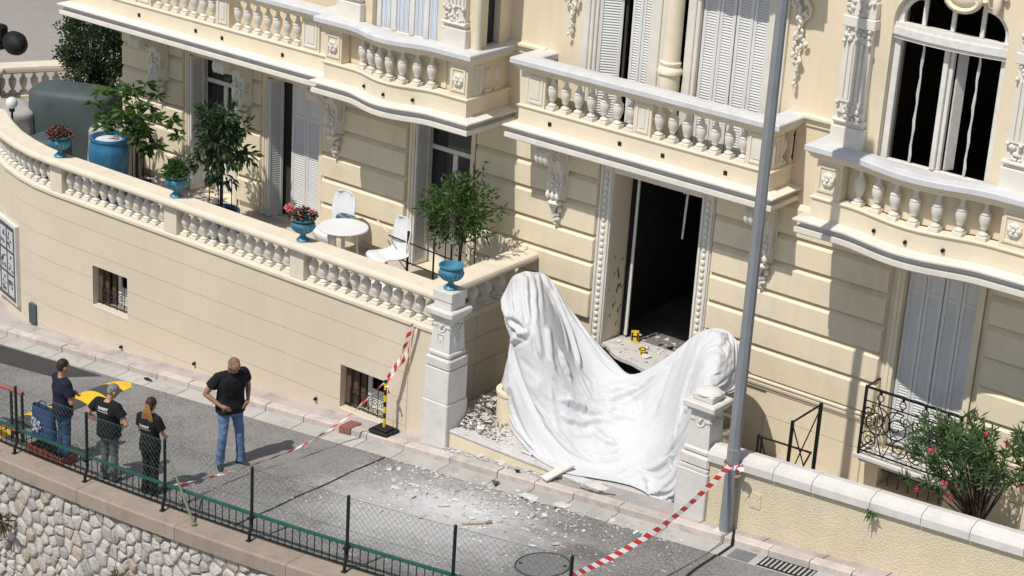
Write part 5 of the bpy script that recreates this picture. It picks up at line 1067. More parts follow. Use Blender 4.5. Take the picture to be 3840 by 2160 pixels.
# ------------------------------------------------------------------ urns on the balustrade
def urnmesh():
    b = MB(); n = 24
    b.lathe([(.115, 0), (.12, .02), (.105, .035), (.07, .06), (.045, .095), (.05, .12), (.075, .14), (.12, .165), (.175, .21), (.20, .26), (.205, .30), (.195, .335), (.178, .35), (.19, .37), (.215, .385), (.215, .405), (.19, .408), (.175, .36), (.16, .33)], n, cap=True)
    for i in range(18):
        a = 2 * math.pi * i / 18; b.tube([(.085 * math.cos(a), .085 * math.sin(a), .148), (.15 * math.cos(a), .15 * math.sin(a), .185), (.192 * math.cos(a), .192 * math.sin(a), .24), (.205 * math.cos(a), .205 * math.sin(a), .29)], [.010, .016, .020, .014], 5)
    return b.mesh('urn', 'blue', 50)
URN = urnmesh(); SOIL = MB().lathe([(.185, .33), (.17, .352)], 18).mesh('soil', 'soil')
def urn(x, y, z, lab, fl):
    r = empty('urn', (x, y, z), lab, 'urn', 'turquoise urns on the balustrade'); inst('bowl', URN, r, (x, y, z), sc=(.94, .94, .97)); inst('soil', SOIL, r, (x, y, z - (.05 if not fl else 0)))
    if fl:
        g = random.Random(fl); b = MB()
        for k in range(170 if fl != 2 else 260):
            d = rdir(g); d.z = abs(d.z); q = Vector((x, y, z + .38)) + Vector((d.x * .22, d.y * .2, d.z * (.16 if fl != 2 else .26))) * g.random() ** .4; leafset(b, [q], [d + rdir(g) * .6], .07 if fl != 2 else .10, .045, g, 0)
        obj('plants', b, 'leafmid' if fl == 2 else 'leafdark', r); b = MB()
        for k in range({1: 60, 2: 0, 3: 70}[fl]):
            d = rdir(g); d.z = abs(d.z); q = Vector((x, y, z + .40)) + Vector((d.x * .22, d.y * .2, d.z * .17)); leafset(b, [q], [rdir(g)], .045, .035, g)
        if fl == 3:
            for k in range(60): leafset(b, [Vector((x - .24, y - .1, z + .52)) + rdir(g) * .055], [rdir(g)], .05, .04, g)
        if b.v: obj('flowers', b, 'palepink' if fl == 3 else 'pink', r)
urn(-11.12, TY + .12, 4.353, 'turquoise urn with red flowers on the leftmost pedestal of the terrace balustrade', 1)
urn(-8.14, TY + .12, 4.353, 'turquoise urn with green plants on the second pedestal of the balustrade', 2)
urn(-5.17, TY + .12, 4.353, 'turquoise urn with pink flowers beside the white table', 3)
urn(-1.98, -2.56, 4.452, 'empty turquoise urn on top of the gate post', 0)
# big blue planter
r = empty('large_planter', (-10.84, -1.55, 3.36), 'large round shouldered blue glazed planter behind the balustrade', 'planter')
b = MB(); b.lathe([(k_ * .80, z_ * .94) for k_, z_ in [(.26, .05), (.30, .10), (.37, .35), (.44, .70), (.47, 1.0), (.455, 1.14), (.42, 1.22), (.425, 1.26), (.445, 1.28), (.445, 1.32), (.385, 1.32), (.38, 1.2)]], 28, (-10.84, -1.55, 3.362)); obj('jar', b, 'bluepot', r, 40)
b = MB(); b.lathe([(.30, 1.14), (.24, 1.19), (.08, 1.21)], 20, (-10.84, -1.55, 3.362)); obj('white_pebbles', b, 'chip', r); b = MB(); b.lathe([(.27, 0), (.32, .05), (.32, .08), (.24, .08)], 24, (-10.84, -1.55, 3.362)); obj('saucer', b, 'bluepot', r, 40)
# ------------------------------------------------------------------ terrace furniture
r = empty('round_table', (-5.55, -1.05, 3.41), 'round white plastic table between the two white chairs on the terrace', 'table')
b = MB(); b.lathe([(.40, .70), (.425, .705), (.43, .72), (.42, .735), (0.001, .742)], 36, (-5.55, -1.05, 3.41)); obj('table_top', b, 'plastic', r, 40)
for a in range(4):
    b = MB(); b.tube([(-5.55 + .27 * math.cos(a * 1.57 + .8), -1.05 + .27 * math.sin(a * 1.57 + .8), 3.36), (-5.55 + .22 * math.cos(a * 1.57 + .8), -1.05 + .22 * math.sin(a * 1.57 + .8), 4.06)], .02, 6); obj('leg', b, 'plastic', r, 60)
def chair(x, y, rz, lab):     # one-piece moulded cantilever chair
    r = empty('chair', (x, y, 3.36), lab, 'chair', 'white moulded chairs', rz); r.scale = (1.12, 1.12, 1.16)
    prof = [(-.26, 1.0, .10), (-.265, .96, .17), (-.25, .85, .215), (-.225, .72, .22), (-.20, .60, .215), (-.185, .50, .22), (-.15, .445, .24), (-.05, .425, .25), (.10, .43, .25), (.22, .445, .245), (.275, .43, .24), (.285, .38, .235), (.24, .30, .20), (.10, .20, .16), (-.02, .10, .17), (-.03, .04, .22), (.06, .012, .27), (.20, .004, .29)]
    n = 9; vs = []; P = crm(np.array(prof), 46)
    for yy, zz, hw in P:
        for i in range(n): t = 2 * i / (n - 1) - 1; cup = .05 * t * t; back = max(0, min(1, (zz - .45) / .2)); vs.append((hw * t, yy + cup * back, zz + cup * (1 - back) * (1 if zz > .3 else 0)))
    fs = [(j * n + i, j * n + i + 1, (j + 1) * n + i + 1, (j + 1) * n + i) for j in range(len(P) - 1) for i in range(n - 1)]; b = MB().add(vs, fs); me = b.mesh('shell', 'plastic', 180); o = inst('shell', me, r, (0, 0, 0)); o.matrix_parent_inverse = Matrix.Identity(4); m = o.modifiers.new('t', 'SOLIDIFY'); m.thickness = .016; m.offset = 0
    return r
chair(-6.02, -.72, R(184), 'white moulded plastic chair behind the left side of the white table'); chair(-4.52, -1.0, R(166), 'white moulded plastic chair to the right of the white table')
b = MB(); b.ell((0, 0, 0), (.24, .07, .16), 16, 9); b.v = [(x * (1 + .25 * min(1, (abs(z) / .16)) ** 2), y, z * (1 + .2 * (abs(x) / .24) ** 2)) for x, y, z in b.v]; b.m = [0 if (i // 4) % 3 else 1 for i in range(len(b.f))]
c = obj('cushion', b, [mat('blue_fabric', (.05, .10, .28), .9, .3, 12), mat('green_fabric', (.22, .30, .10), .9, .2, 12)], None, 60, label='blue and green patterned cushion on the terrace behind the white table', cat='cushion'); c.location = (-5.88, -.55, 4.02); c.rotation_euler = (.35, .25, .5)
b = MB(); b.tube([(-5.40, -.35, 4.12), (-4.60, -1.0, 4.28)], .014, 6); b.ell((-4.60, -1.0, 4.28), (.018, .018, .018), 6, 4); obj('rod', b, 'creamtrim', label='thin pale rod leaning across the wall onto the right white chair', cat='rod')
r = empty('rope_barrier', (-4.0, -.9, 3.36), 'black iron stand with two rails behind the right white chair', 'stand'); 
for x in (-4.28, -3.72, -3.35):
    b = MB(); b.tube([(x, -.85, 3.36), (x, -.85, 4.35)], .022 if x < -4 else .016, 6); obj('upright', b, 'iron', r)
for z in (3.75, 4.1):
    b = MB(); b.tube([(-4.75, -.80, z + .04), (-3.3, -.85, z)], .013, 5); obj('rail', b, 'iron', r)
def cover(name, loc, sz, lab, mt, seed, rz=0, taper=.1, sag=.0):
    n = 26; vs = []; m_ = 14
    for j in range(m_ + 1):
        t = j / m_
        for i in range(n):
            a = 2 * math.pi * i / n; ca, sa = math.cos(a), math.sin(a); k = (abs(ca) ** 4 + abs(sa) ** 4) ** -.25
            if t < .7: z = t / .7; rr = 1 - taper * z
            else: th = (t - .7) / .3 * math.pi / 2; z = 1 + .12 * math.sin(th); rr = (1 - taper) * (.02 + .98 * max(0.0, math.cos(th)) ** .6)
            w = noise.noise(Vector((ca * 1.6 + seed, sa * 1.6, z * 1.8))) * .10 * (1 if t < .7 else .4); fold = .03 * math.sin(a * 9 + seed) * (1 - z) if t < .7 else 0
            vs.append((sz[0] / 2 * k * ca * (rr + w + fold), sz[1] / 2 * k * sa * (rr + w + fold), sz[2] * (z / 1.12) - sag * (sz[2] * .25) * max(0, z - .9) * (1 - abs(ca))))
    fs = [(j * n + i, j * n + (i + 1) % n, (j + 1) * n + (i + 1) % n, (j + 1) * n + i) for j in range(m_) for i in range(n)] + [tuple(m_ * n + i for i in range(n))]
    o = obj(name, MB().add(vs, fs), mt, None, 70, label=lab, cat='furniture cover'); o.location = loc; o.rotation_euler = (0, 0, rz)
cover('furniture_cover', (-13.3, -.25, 3.362), (1.9, 1.1, 1.42), 'big grey-green tarpaulin over garden furniture at the left of the terrace', 'cover', 3, R(25)); cover('furniture_cover', (-12.75, -1.35, 3.362), (.8, .75, .78), 'low dark grey cover behind the leftmost urn', 'cover', 8, R(10))
cover('furniture_cover', (-11.95, -.45, 3.362), (.95, .8, .98), 'beige grey cover between the tarpaulin and the blue planter', 'coverb', 5, R(20)); cover('furniture_cover', (-14.25, -1.05, 3.362), (1.2, .9, 1.0), 'pale beige cover with a flat top at the left edge of the terrace', 'coverb', 9, R(-28), .02)
r = empty('globe_lamp', (-13.55, -1.55, 4.26), 'small white globe lamp on a black stem behind the balustrade', 'lamp'); b = MB(); b.tube([(-13.55, -1.55, 3.37), (-13.55, -1.55, 4.5)], .022, 8); b.lathe([(.07, 3.36), (.06, 3.40), (.03, 3.42)], 12, (-13.55, -1.55, 0)); b.lathe([(.05, 4.46), (.06, 4.5), (.05, 4.53)], 10, (-13.55, -1.55, 0)); obj('stem', b, 'iron', r); obj('globe', MB().ell((-13.55, -1.55, 4.63), (.115, .115, .115), 20, 12), 'globe', r, 180)
# black street light head at the left edge
r = empty('spotlight', (-15.9, .0, 4.26), 'black hooded spotlight on a pole at the top left edge', 'spotlight'); b = MB(); b.tube([(-15.95, .05, 3.5), (-15.95, .05, 5.5)], .05, 8); obj('pole', b, 'iron', r); b = MB(); b.lathe([(.02, -.24), (.14, -.2), (.21, -.08), (.24, .10), (.20, .24), (.10, .34), (.02, .38)], 18); M_ = Matrix.Translation((-15.35, .0, 5.18)) @ Matrix.Rotation(R(95), 4, 'Y') @ Matrix.Rotation(R(18), 4, 'X'); b.v = [tuple(M_ @ Vector(v)) for v in b.v]; obj('hood', b, 'black', r, 60); b = MB(); b.cbox(-15.98, -15.62, -.14, .12, 5.14, 5.46, .05); b.cbox(-15.9, -15.68, -.1, .1, 4.95, 5.13, .03); obj('housing', b, 'black', r)
# ------------------------------------------------------------------ street furniture and marks
r = empty('manhole_cover', (1.86, -5.05, gz(1.86)), 'round cast iron manhole cover in the road', 'manhole cover')
MX, MY = 1.86, -5.05
def ringz(b, ro, ri, h, n=40, m=0, off=.005):
    vs = []; 
    for i in range(n):
        a = 2 * math.pi * i / n
        for rr, z in ((ro, off - .01), (ro, off + h), (ri, off + h), (ri, off - .01)): x = MX + rr * math.cos(a); vs.append((x, MY + rr * math.sin(a), gz(x) + z))
    b.add(vs, [(i * 4 + k, ((i + 1) % n) * 4 + k, ((i + 1) % n) * 4 + (k + 1) % 4, i * 4 + (k + 1) % 4) for i in range(n) for k in range(4)], m)
b = MB(); ringz(b, .395, .372, .008); obj('frame', b, 'bumpblack', r)
b = MB(); n = 40; b.add([(MX + .365 * math.cos(6.2832 * i / n), MY + .365 * math.sin(6.2832 * i / n), gz(MX + .365 * math.cos(6.2832 * i / n)) + .009) for i in range(n)], [tuple(range(n))]); obj('lid', b, 'cast', r)
b = MB()
for a in (.45, 3.6): x = MX + .31 * math.cos(a); b.lathe([(.028, .010), (.028, .014)], 10, (x, MY + .31 * math.sin(a), gz(x))); 
obj('lifting_hole', b, 'tar', r)
for nm, x0, x1, y0, y1, lab in (('drain_grate', 4.25, 5.05, -3.36, -3.08, 'slotted iron gutter grate at the lower right'), ('drain_cover', 3.78, 4.12, -3.37, -3.10, 'small square iron drain cover beside the gutter grate')):
    r = empty(nm, ((x0 + x1) / 2, y0, gz(x0)), lab, 'drain'); b = MB(); b.add([(x0, y0, gz(x0) + .012), (x1, y0, gz(x1) + .012), (x1, y1, gz(x1) + .032), (x0, y1, gz(x0) + .032)], [(0, 1, 2, 3)]); obj('frame', b, 'tar' if nm == 'drain_grate' else 'cast', r)
    if nm == 'drain_grate':
        for i in range(11):
            xa = x0 + .04 + (x1 - x0 - .08) * i / 10; obj('slat', MB().add([(xa, y0 + .03, gz(xa) + .020), (xa + .028, y0 + .03, gz(xa) + .020), (xa + .028, y1 - .03, gz(xa) + .038), (xa, y1 - .03, gz(xa) + .038)], [(0, 1, 2, 3)]), 'gutter', r)
# speed hump, alternating segments across the street
r = empty('speed_hump', (-8.55, -5, gz(-8.5)), 'yellow and black rubber speed hump across the street behind the people', 'speed hump')
HS = [(-3.40, -3.74), (-3.745, -4.12), (-4.125, -4.55), (-4.555, -5.0), (-5.005, -5.5), (-5.505, -5.95), (-5.955, -6.45)]
for i, (ya, yb_) in enumerate(HS):
    n = 9; vs = []; fs = []
    for k, (yy, e) in enumerate(((ya, .15 if i == 0 else 1.0), (ya * .6 + yb_ * .4, .85 if i == 0 else 1.0), (yb_, 1.0))):
        for j in range(n): t = j / (n - 1) * 2 - 1; x = -8.36 + t * .27 * (.25 + .75 * e); vs.append((x, yy, gz(x) + .004 + .05 * e * (1 - t * t)))
    for k in range(2):
        for j in range(n - 1): fs.append((k * n + j, k * n + j + 1, (k + 1) * n + j + 1, (k + 1) * n + j))
    obj('hump_segment', MB().add(vs, fs), 'yellow' if i % 2 == 0 else 'bumpblack', r, 60)
# warning post
WX, WY = -2.95, -2.86; wz = pz(WX)
r = empty('warning_post', (WX, WY, wz), 'yellow and black striped warning post on a black rubber base', 'warning post')
b = MB(); b.cbox(WX - .20, WX + .20, WY - .17, WY + .17, wz + .012, wz + .075, .02); b.cbox(WX - .14, WX + .14, WY - .11, WY + .11, wz + .076, wz + .11, .02); b.cbox(WX - .13, WX + .1, WY - .15, WY + .15, wz - .01, wz + .013, .004); obj('base', b, 'black', r)
zc = wz + .10; seg = [('yellow', .17), ('black', .085), ('yellow', .115), ('black', .085), ('yellow', .115), ('black', .095), ('yellow', .12)]
for nm, h in seg: b = MB(); b.lathe([(.0245, 0), (.0245, h - .001)], 12, (WX + .0, WY, zc)); obj('band', b, nm, r, 60); zc += h
b = MB(); b.lathe([(.03, 0), (.034, .01), (.03, .035), (.012, .05)], 12, (WX, WY, zc)); obj('cap', b, 'black', r, 60); WTOP = Vector((WX, WY, zc + .02))
# barrier tape
def tape(name, pts, w, lab, n=60, twist=3.0, seed=0, period=.22):
    P = crm(np.array(pts, float), n); vs = []; us = []; L_ = 0; g = random.Random(seed); ph = g.random() * 6
    for i in range(n):
        t = Vector(P[min(i + 1, n - 1)] - P[max(i - 1, 0)]).normalized(); s = t.cross(Vector((0, 0, 1))).normalized(); u_ = s.cross(t)
        a = ph + twist * i / n * 3 + .7 * math.sin(i * .21 + seed) if twist else 1.0 + .3 * math.sin(i * .12 + seed); d = s * math.cos(a) + u_ * math.sin(a); p = Vector(P[i])
        if i: L_ += (p - Vector(P[i - 1])).length
        vs += [p + d * w / 2, p - d * w / 2]; us.append(L_)
    b = MB(); b.add(vs, [(2 * i, 2 * i + 1, 2 * i + 3, 2 * i + 2) for i in range(n - 1)]); o = obj(name, b, 'tape', None, 180, label=lab, cat='barrier tape', group='red and white barrier tape')
    uv = o.data.uv_layers.new(name='UVMap')
    for l in o.data.loops: uv.data[l.index].uv = (us[l.vertex_index // 2] / period, .35 * (l.vertex_index % 2))
    return o
tape('barrier_tape', [(-2.62, TY + .1, 3.70), (-2.66, TY - .05, 3.62), (-2.78, -2.72, 3.1), tuple(WTOP)], .065, 'red and white tape from the balustrade down to the warning post', 40, 1.2, 1, .20)
tape('barrier_tape', [(-2.50, TY + .1, 3.70), (-2.56, TY - .05, 3.60), (-2.74, -2.70, 3.05), tuple(WTOP + Vector((.01, 0, 0)))], .055, 'second strand of tape hanging beside the first above the warning post', 40, 1.6, 7, .22)
tape('barrier_tape', [tuple(WTOP), (-3.11, -3.1, 2.40), (-3.30, -3.3, 2.11), (-3.44, -3.6, 1.92), (-3.55, -4.3, 1.77), (-3.74, -5.1, 1.70), (-3.80, -5.9, 1.77), (-3.78, fy(-3.8) - .0, 1.95)], .036, 'red and white tape sagging across the street to the fence', 90, 5.0, 3, .30)
tape('barrier_tape', [(3.45, -2.98, 3.46), (3.46, -3.4, 3.37), (3.44, -4.0, 3.21), (3.40, -4.7, 3.09), (3.34, -5.35, 3.03), (3.31, -5.9, 3.04), (3.33, -6.5, 3.12), (3.34, fy(3.34) + .01, 3.17)], .078, 'red and white tape running from the lamp post towards the lower edge', 80, 0, 5, .20)
b = MB(); pts = [(LPX + .105 * math.cos(t), LPY + .105 * math.sin(t), 3.44 + .02 * math.sin(3 * t)) for t in np.linspace(0, 6.283, 21)]
o = tape('barrier_tape', pts, .075, 'knot of tape wound round the lamp post', 40, 0.0, 11, .20)
tape('barrier_tape', [(LPX + .08, LPY - .08, 3.44), (LPX + .16, LPY - .1, 3.50), (LPX + .22, LPY - .12, 3.46), (LPX + .14, LPY - .14, 3.32)], .08, 'loose end of tape beside the knot on the lamp post', 20, .5, 13, .14)
tape('barrier_tape', [tuple(WTOP + Vector((0, 0, -.08))), (WX + .07, WY - .03, wz + .83), (WX + .10, WY - .03, wz + .74)], .05, 'short tape tail knotted at the top of the warning post', 14, .4, 17, .3)
# evidence markers on the landing
def marker(x, y, z, rz, ch, lab, lie=False, s=.13):
    r = empty('evidence_marker', (x, y, z), lab, 'evidence marker', 'yellow evidence markers'); T = Matrix.Translation((x, y, z)) @ Matrix.Rotation(rz, 4, 'Z') @ (Matrix.Rotation(R(-62), 4, 'X') if lie else Matrix.Identity(4))
    b = MB(); h = s * 1.55; b.add([(-s / 2, -.05, 0), (s / 2, -.05, 0), (s / 2, 0, h), (-s / 2, 0, h), (s / 2, .05, 0), (-s / 2, .05, 0), (-s / 2, -.046, 0), (s / 2, -.046, 0), (s / 2, .046, 0), (-s / 2, .046, 0), (s / 2, 0, h - .01), (-s / 2, 0, h - .01)], [(0, 1, 2, 3), (3, 2, 4, 5), (6, 11, 10, 7), (11, 9, 8, 10), (0, 6, 7, 1), (5, 4, 8, 9)]); b.v = [tuple(T @ Vector(v)) for v in b.v]; obj('card', b, 'yellow', r)
    cu = bpy.data.curves.new('letter', 'FONT'); cu.body = ch; cu.size = h * .95; cu.align_x = 'CENTER'; cu.offset = .004; cu.extrude = .001; me = baked(bpy.data.objects.new('tmp', cu))
    ang = math.atan2(.05, h); K = T @ Matrix.Translation((0, -.05 + .05 * .17 - .003, h * .17)) @ Matrix.Rotation(math.pi / 2 - ang, 4, 'X'); me.transform(K); me.materials.clear(); me.materials.append(MT['black']); obj('letter', me, None, r)
marker(-.45, .40, 3.152, R(38), 'H', 'upright yellow evidence marker with the letter H at the door', s=.125); marker(-.03, .0, 3.18, R(30), 'O', 'yellow evidence marker tipped over on the landing', True, .10)
# ------------------------------------------------------------------ debris
def rock(b, c, s, g, m=0, flat=1.0):
    c = Vector(c); n = 7; vs = []; q = Matrix.Rotation(g.random() * 6.28, 3, rdir(g))
    for k in range(n): d = rdir(g); vs.append(c + Vector((d.x * s, d.y * s * g.uniform(.6, 1), d.z * s * flat * g.uniform(.6, 1))))
    bm = bmesh.new()
    for v in vs: bm.verts.new(v)
    h = bmesh.ops.convex_hull(bm, input=bm.verts); bm.verts.ensure_lookup_table(); loose = [v for v in bm.verts if not v.link_faces]
    bmesh.ops.delete(bm, geom=loose, context='VERTS'); bm.verts.index_update(); b.add([v.co.copy() for v in bm.verts], [tuple(v.index for v in f.verts) for f in bm.faces], m); bm.free()
g = random.Random(14); proto = []
for k in range(24): t = MB(); rock(t, (0, 0, 0), 1.0, g, 0, .7); proto.append(t)
def scat(b, x, y, z, s, g, m=0, fl=.6):
    t = g.choice(proto); a = g.random() * 6.28; ca, sa = math.cos(a), math.sin(a); b.add([(x + s * (v[0] * ca - v[1] * sa), y + s * (v[0] * sa + v[1] * ca), z + s * fl * (v[2] + .45)) for v in t.v], t.f, m)
b = MB()
for k in range(4200):
    x = g.gauss(-.6, 1.3) if k % 3 else g.uniform(-2.4, 3.4); y = -3.42 - abs(g.gauss(.9, .75)) if k % 3 else g.uniform(-6.4, -3.4)
    if y < -6.4 or x < -2.6 or x > 3.8: continue
    scat(b, x, y, gz(x), min(.035, .0072 * math.exp(g.gauss(0, .65))), g, 0 if g.random() < .8 else 1, .5)
for k in range(760):
    x = g.gauss(-.1, 1.15) if k % 4 else g.uniform(-2.1, 3.0); y = -3.40 - abs(g.gauss(.35, .75)) if k % 4 else g.gauss(-3.36, .06)
    if -2.3 < x < 3.2 and y > -6.2: scat(b, x, y, gz(x), g.uniform(.012, .040) * (1 if g.random() < .85 else 1.9), g, 0 if g.random() < .5 else 1, .5)
obj('road_debris', b, ['chip', 'rubble'], None, label='plaster chips and grit strewn over the road', cat='debris', kind='stuff')
b = MB()
for k in range(900):
    x = g.uniform(-1.75, 2.4); y = g.uniform(-2.98, -2.74) if k % 2 else g.gauss(-2.80, .06)
    if x > .2 and g.random() < .6: x = g.uniform(-1.75, .2)
    scat(b, x, max(-3.0, min(-2.75, y)), pz(x), .007 * math.exp(g.gauss(.15, .7)), g, 0 if g.random() < .55 else 1)
for k in range(70): x = g.uniform(-1.6, .3); scat(b, x, -2.78 - abs(g.gauss(0, .07)), pz(x), g.uniform(.02, .04), g, 0 if g.random() < .6 else 1)
obj('pavement_debris', b, ['chip', 'rubble'], None, label='grit and rubble along the foot of the low entrance wall', cat='debris', kind='stuff')
b = MB()
for k in range(1400):
    t = g.random(); x = -1.72 + abs(g.gauss(0, .33)); y = -2.5 + 2.2 * g.random() ** 1.2; hgt = .42 * max(0, 1 - (x + 1.72) / .75) * min(1, (y + 2.6) / .6)
    if x > -.35: continue
    scat(b, x, y, 2.17 + hgt * g.random() ** .5, .022 * math.exp(g.gauss(0, .55)), g, 0 if g.random() < .7 else (1 if g.random() < .7 else 2), .8)
for k in range(300): scat(b, g.uniform(-1.0, .9), g.uniform(-2.55, -2.2), 2.168, .010 * math.exp(g.gauss(0, .6)), g, 1)
obj('rubble_heap', b, ['rubble', 'chip', 'brick'], None, label='heap of broken masonry behind the left gate post', cat='rubble', kind='stuff')
b = MB()
for k in range(160): scat(b, g.uniform(-.75, .8), g.uniform(-.25, .9), 3.15, .012 * math.exp(g.gauss(.1, .7)), g, 1 if g.random() < .6 else 0, .5)
for k in range(40): scat(b, g.uniform(.0, .7), g.uniform(.2, .8), 3.15, g.uniform(.02, .05), g, 1 if g.random() < .6 else 0, .5)
obj('landing_debris', b, ['rubble', 'chip'], None, label='small debris on the landing at the door', cat='debris', kind='stuff')
def chunk(name, x, y, z, s, m, lab, cat_, fl=.6, seed=0):
    g = random.Random(seed + 50); b = MB(); scat(b, 0, 0, 0, s, g, 0, fl); o = obj(name, b, m, None, label=lab, cat=cat_, group='larger pieces of debris'); o.location = (x, y, z); return o
chunk('debris_lump', -.37, -3.28, gz(-.4) + .01, .11, 'ferr', 'dark lump of charred debris in the gutter below the kerb', 'debris', .7, 1)
chunk('debris_lump', -.20, -2.90, pz(-.2), .09, 'black', 'black lump of debris on the pavement by the low wall', 'debris', .9, 2)
chunk('debris_lump', -2.28, -3.72, gz(-2.3), .045, 'rubble', 'small grey stone on the road near the tar joint', 'debris', .9, 3)
chunk('debris_lump', -1.98, -3.62, gz(-2), .06, 'chip', 'pale broken stone beside the small grey stone on the road', 'debris', .7, 4)
def slabpiece(x, y, z, rz, sx, sy, th, m, lab, seed, tilt=.0, nm='broken_panel'):
    g = random.Random(seed); n = 9; pl = [(sx * math.cos(6.283 * i / n) * g.uniform(.6, 1.05), sy * math.sin(6.283 * i / n) * g.uniform(.6, 1.05)) for i in range(n)]; b = MB().prism(pl, 2, 0, th); o = obj(nm, b, m, None, label=lab, cat='debris', group='larger pieces of debris'); o.location = (x, y, z); o.rotation_euler = (tilt, .1, rz)
slabpiece(.35, -3.36, gz(.35) + .03, .4, .20, .09, .015, 'chip', 'flat pale plaster fragment in the gutter, left of two', 1, .08); slabpiece(.92, -3.33, gz(.92) + .03, .9, .15, .09, .02, 'chip', 'flat pale plaster fragment in the gutter, right of two', 2, .1)
slabpiece(1.32, -3.40, gz(1.3) + .012, .2, .10, .05, .02, 'rubble', 'small tan fragment at the gutter edge', 3); slabpiece(-1.35, -3.95, gz(-1.35), .5, .15, .045, .010, 'chip', 'white plaster sheet lying flat on the road', 4); slabpiece(-1.55, -4.2, gz(-1.5), .2, .10, .05, .012, 'chip', 'pale bluish plaster sheet on the road', 6); slabpiece(.28, .35, 3.16, .5, .12, .07, .02, 'chip', 'white plaster piece on the landing inside the door', 7)
b = MB(); b.obox((0, 0, .03), (.30, 0, 0), (0, .055, 0), (0, 0, .015)); b.obox((.34, .03, .05), (.08, .05, 0), (-.02, .04, 0), (0, 0, .03)); o = obj('plank', b, 'wood', None, label='narrow broken wooden strip lying on the dusty road', cat='plank'); o.location = (.25, -4.55, gz(.25)); o.rotation_euler = (0, -.1, R(38)); o.scale = (.6, .35, .5)
b = MB(); b.cbox(-.26, .26, -.08, .08, 0, .035, .005); o = obj('board', b, 'limestone', None, label='short grey board leaning over the low entrance wall', cat='board'); o.location = (.40, -2.74, 2.20); o.rotation_euler = (0, R(16), R(-108))
b = MB(); g2 = random.Random(3)
for k in range(5): b.tube([(g2.uniform(-.3, .3), g2.uniform(-.06, .06), .02), (g2.uniform(-.3, .3), g2.uniform(-.05, .05), .02)], .008, 4)
o = obj('twisted_wire', b, 'ferr', None, label='thin dark twigs of wire on the pavement below the sheet', cat='debris'); o.location = (1.2, -2.83, pz(1.2)); o.rotation_euler = (0, -.1, .2)
b = MB(); b.tube([(-8.2, -3.16, gz(-8.2) + .04), (-8.1, -3.18, gz(-8.1) + .05), (-8.0, -3.17, gz(-8) + .035)], [.015, .03, .012], 6); obj('rag', b, 'black', None, 40, label='small black rag in the gutter behind the grey-haired man', cat='rag')
# red barrier, crate and bag at the left
r = empty('barrier', (-7.75, -6.45, gz(-7.7)), 'dark metal barrier with a red top rail at the left edge', 'barrier')
bz = gz(-7.7); A = Vector((-8.9, -6.35, bz)); B = Vector((-7.48, -6.42, bz + .12))
for t in (0, .42, .80, 1): q = A.lerp(B, t); obj('upright', MB().tube([q, q + Vector((0, 0, .86))], .026, 6), 'iron', r)
for h, s in ((.86, .034), (.16, .026)): obj('rail', MB().tube([A + Vector((0, 0, h)), B + Vector((.02, 0, h))], s, 8), 'fadedred', r, 60)
r = empty('crate', (-6.75, -6.55, gz(-6.75)), 'low red plastic crate on the road beside the railing', 'crate'); cz_ = gz(-6.9); b = MB()
for i in range(3): b.cbox(-7.10, -6.32, -6.62 + .0, -6.60, cz_ + .03 + .065 * i, cz_ + .08 + .065 * i, .004); b.cbox(-7.10, -6.32, -6.32, -6.30, cz_ + .03 + .065 * i, cz_ + .08 + .065 * i, .004)
for x in np.linspace(-7.10, -6.34, 6): b.cbox(x, x + .02, -6.635, -6.621, cz_ + .02, cz_ + .22, .003)
b.cbox(-7.11, -7.09, -6.62, -6.30, cz_ + .02, cz_ + .22, .004); b.cbox(-6.33, -6.31, -6.62, -6.30, cz_ + .02, cz_ + .22, .004); b.cbox(-7.1, -6.32, -6.61, -6.31, cz_ + .005, cz_ + .025, .003); obj('crate_body', b, 'red', r); 
g = random.Random(2); b = MB(); 
for k in range(26): b.ell((g.uniform(-7.0, -6.42), g.uniform(-6.55, -6.38), cz_ + .13 + .06 * g.random()), (.07, .06, .05), 7, 5)
obj('contents', b, 'black', r, 60)
# bollard top at the left edge
b = MB(); b.lathe([(.10, 0), (.10, .5), (.12, .52), (.12, .62), (.07, .70), (.02, .72)], 14, (-12.55, -3.60, gz(-12.5))); obj('bollard', b, 'black', None, 40, label='black bollard at the left edge beside the dark asphalt patch', cat='bollard')
# ------------------------------------------------------------------ people
def capsule(b, p, q, r0, r1, n=12):
    p, q = Vector(p), Vector(q); d = (q - p); L_ = d.length; t = d.normalized() if L_ > 1e-6 else Vector((0, 0, 1)); pts = []; rs = []
    for a in (-1.0, -.86, -.5): pts.append(p + t * r0 * a); rs.append(r0 * math.sqrt(max(.01, 1 - a * a)))
    for k in range(4): pts.append(p.lerp(q, k / 3)); rs.append(r0 + (r1 - r0) * k / 3)
    for a in (.5, .86, 1.0): pts.append(q + t * r1 * a); rs.append(r1 * math.sqrt(max(.01, 1 - a * a)))
    b.tube(pts, rs, n)
def limb(b, pts, rs, n=12):
    for i in range(len(pts) - 1): capsule(b, pts[i], pts[i + 1], rs[i], rs[i + 1], n)
def loft(b, secs, n=20):    # secs: (centre, rx, ry)
    vs = []; fs = []; m = len(secs)
    for c, rx, ry in secs:
        for i in range(n): a = 2 * math.pi * i / n; ca, sa = math.cos(a), math.sin(a); k = (abs(ca) ** 2.6 + abs(sa) ** 2.6) ** (-1 / 2.6); vs.append((c[0] + rx * ca * k, c[1] + ry * sa * k, c[2]))
    for j in range(m - 1):
        for i in range(n): q = (i + 1) % n; fs.append((j * n + i, j * n + q, (j + 1) * n + q, (j + 1) * n + i))
    fs += [tuple(range(n))[::-1], tuple((m - 1) * n + i for i in range(n))]; b.add(vs, fs)
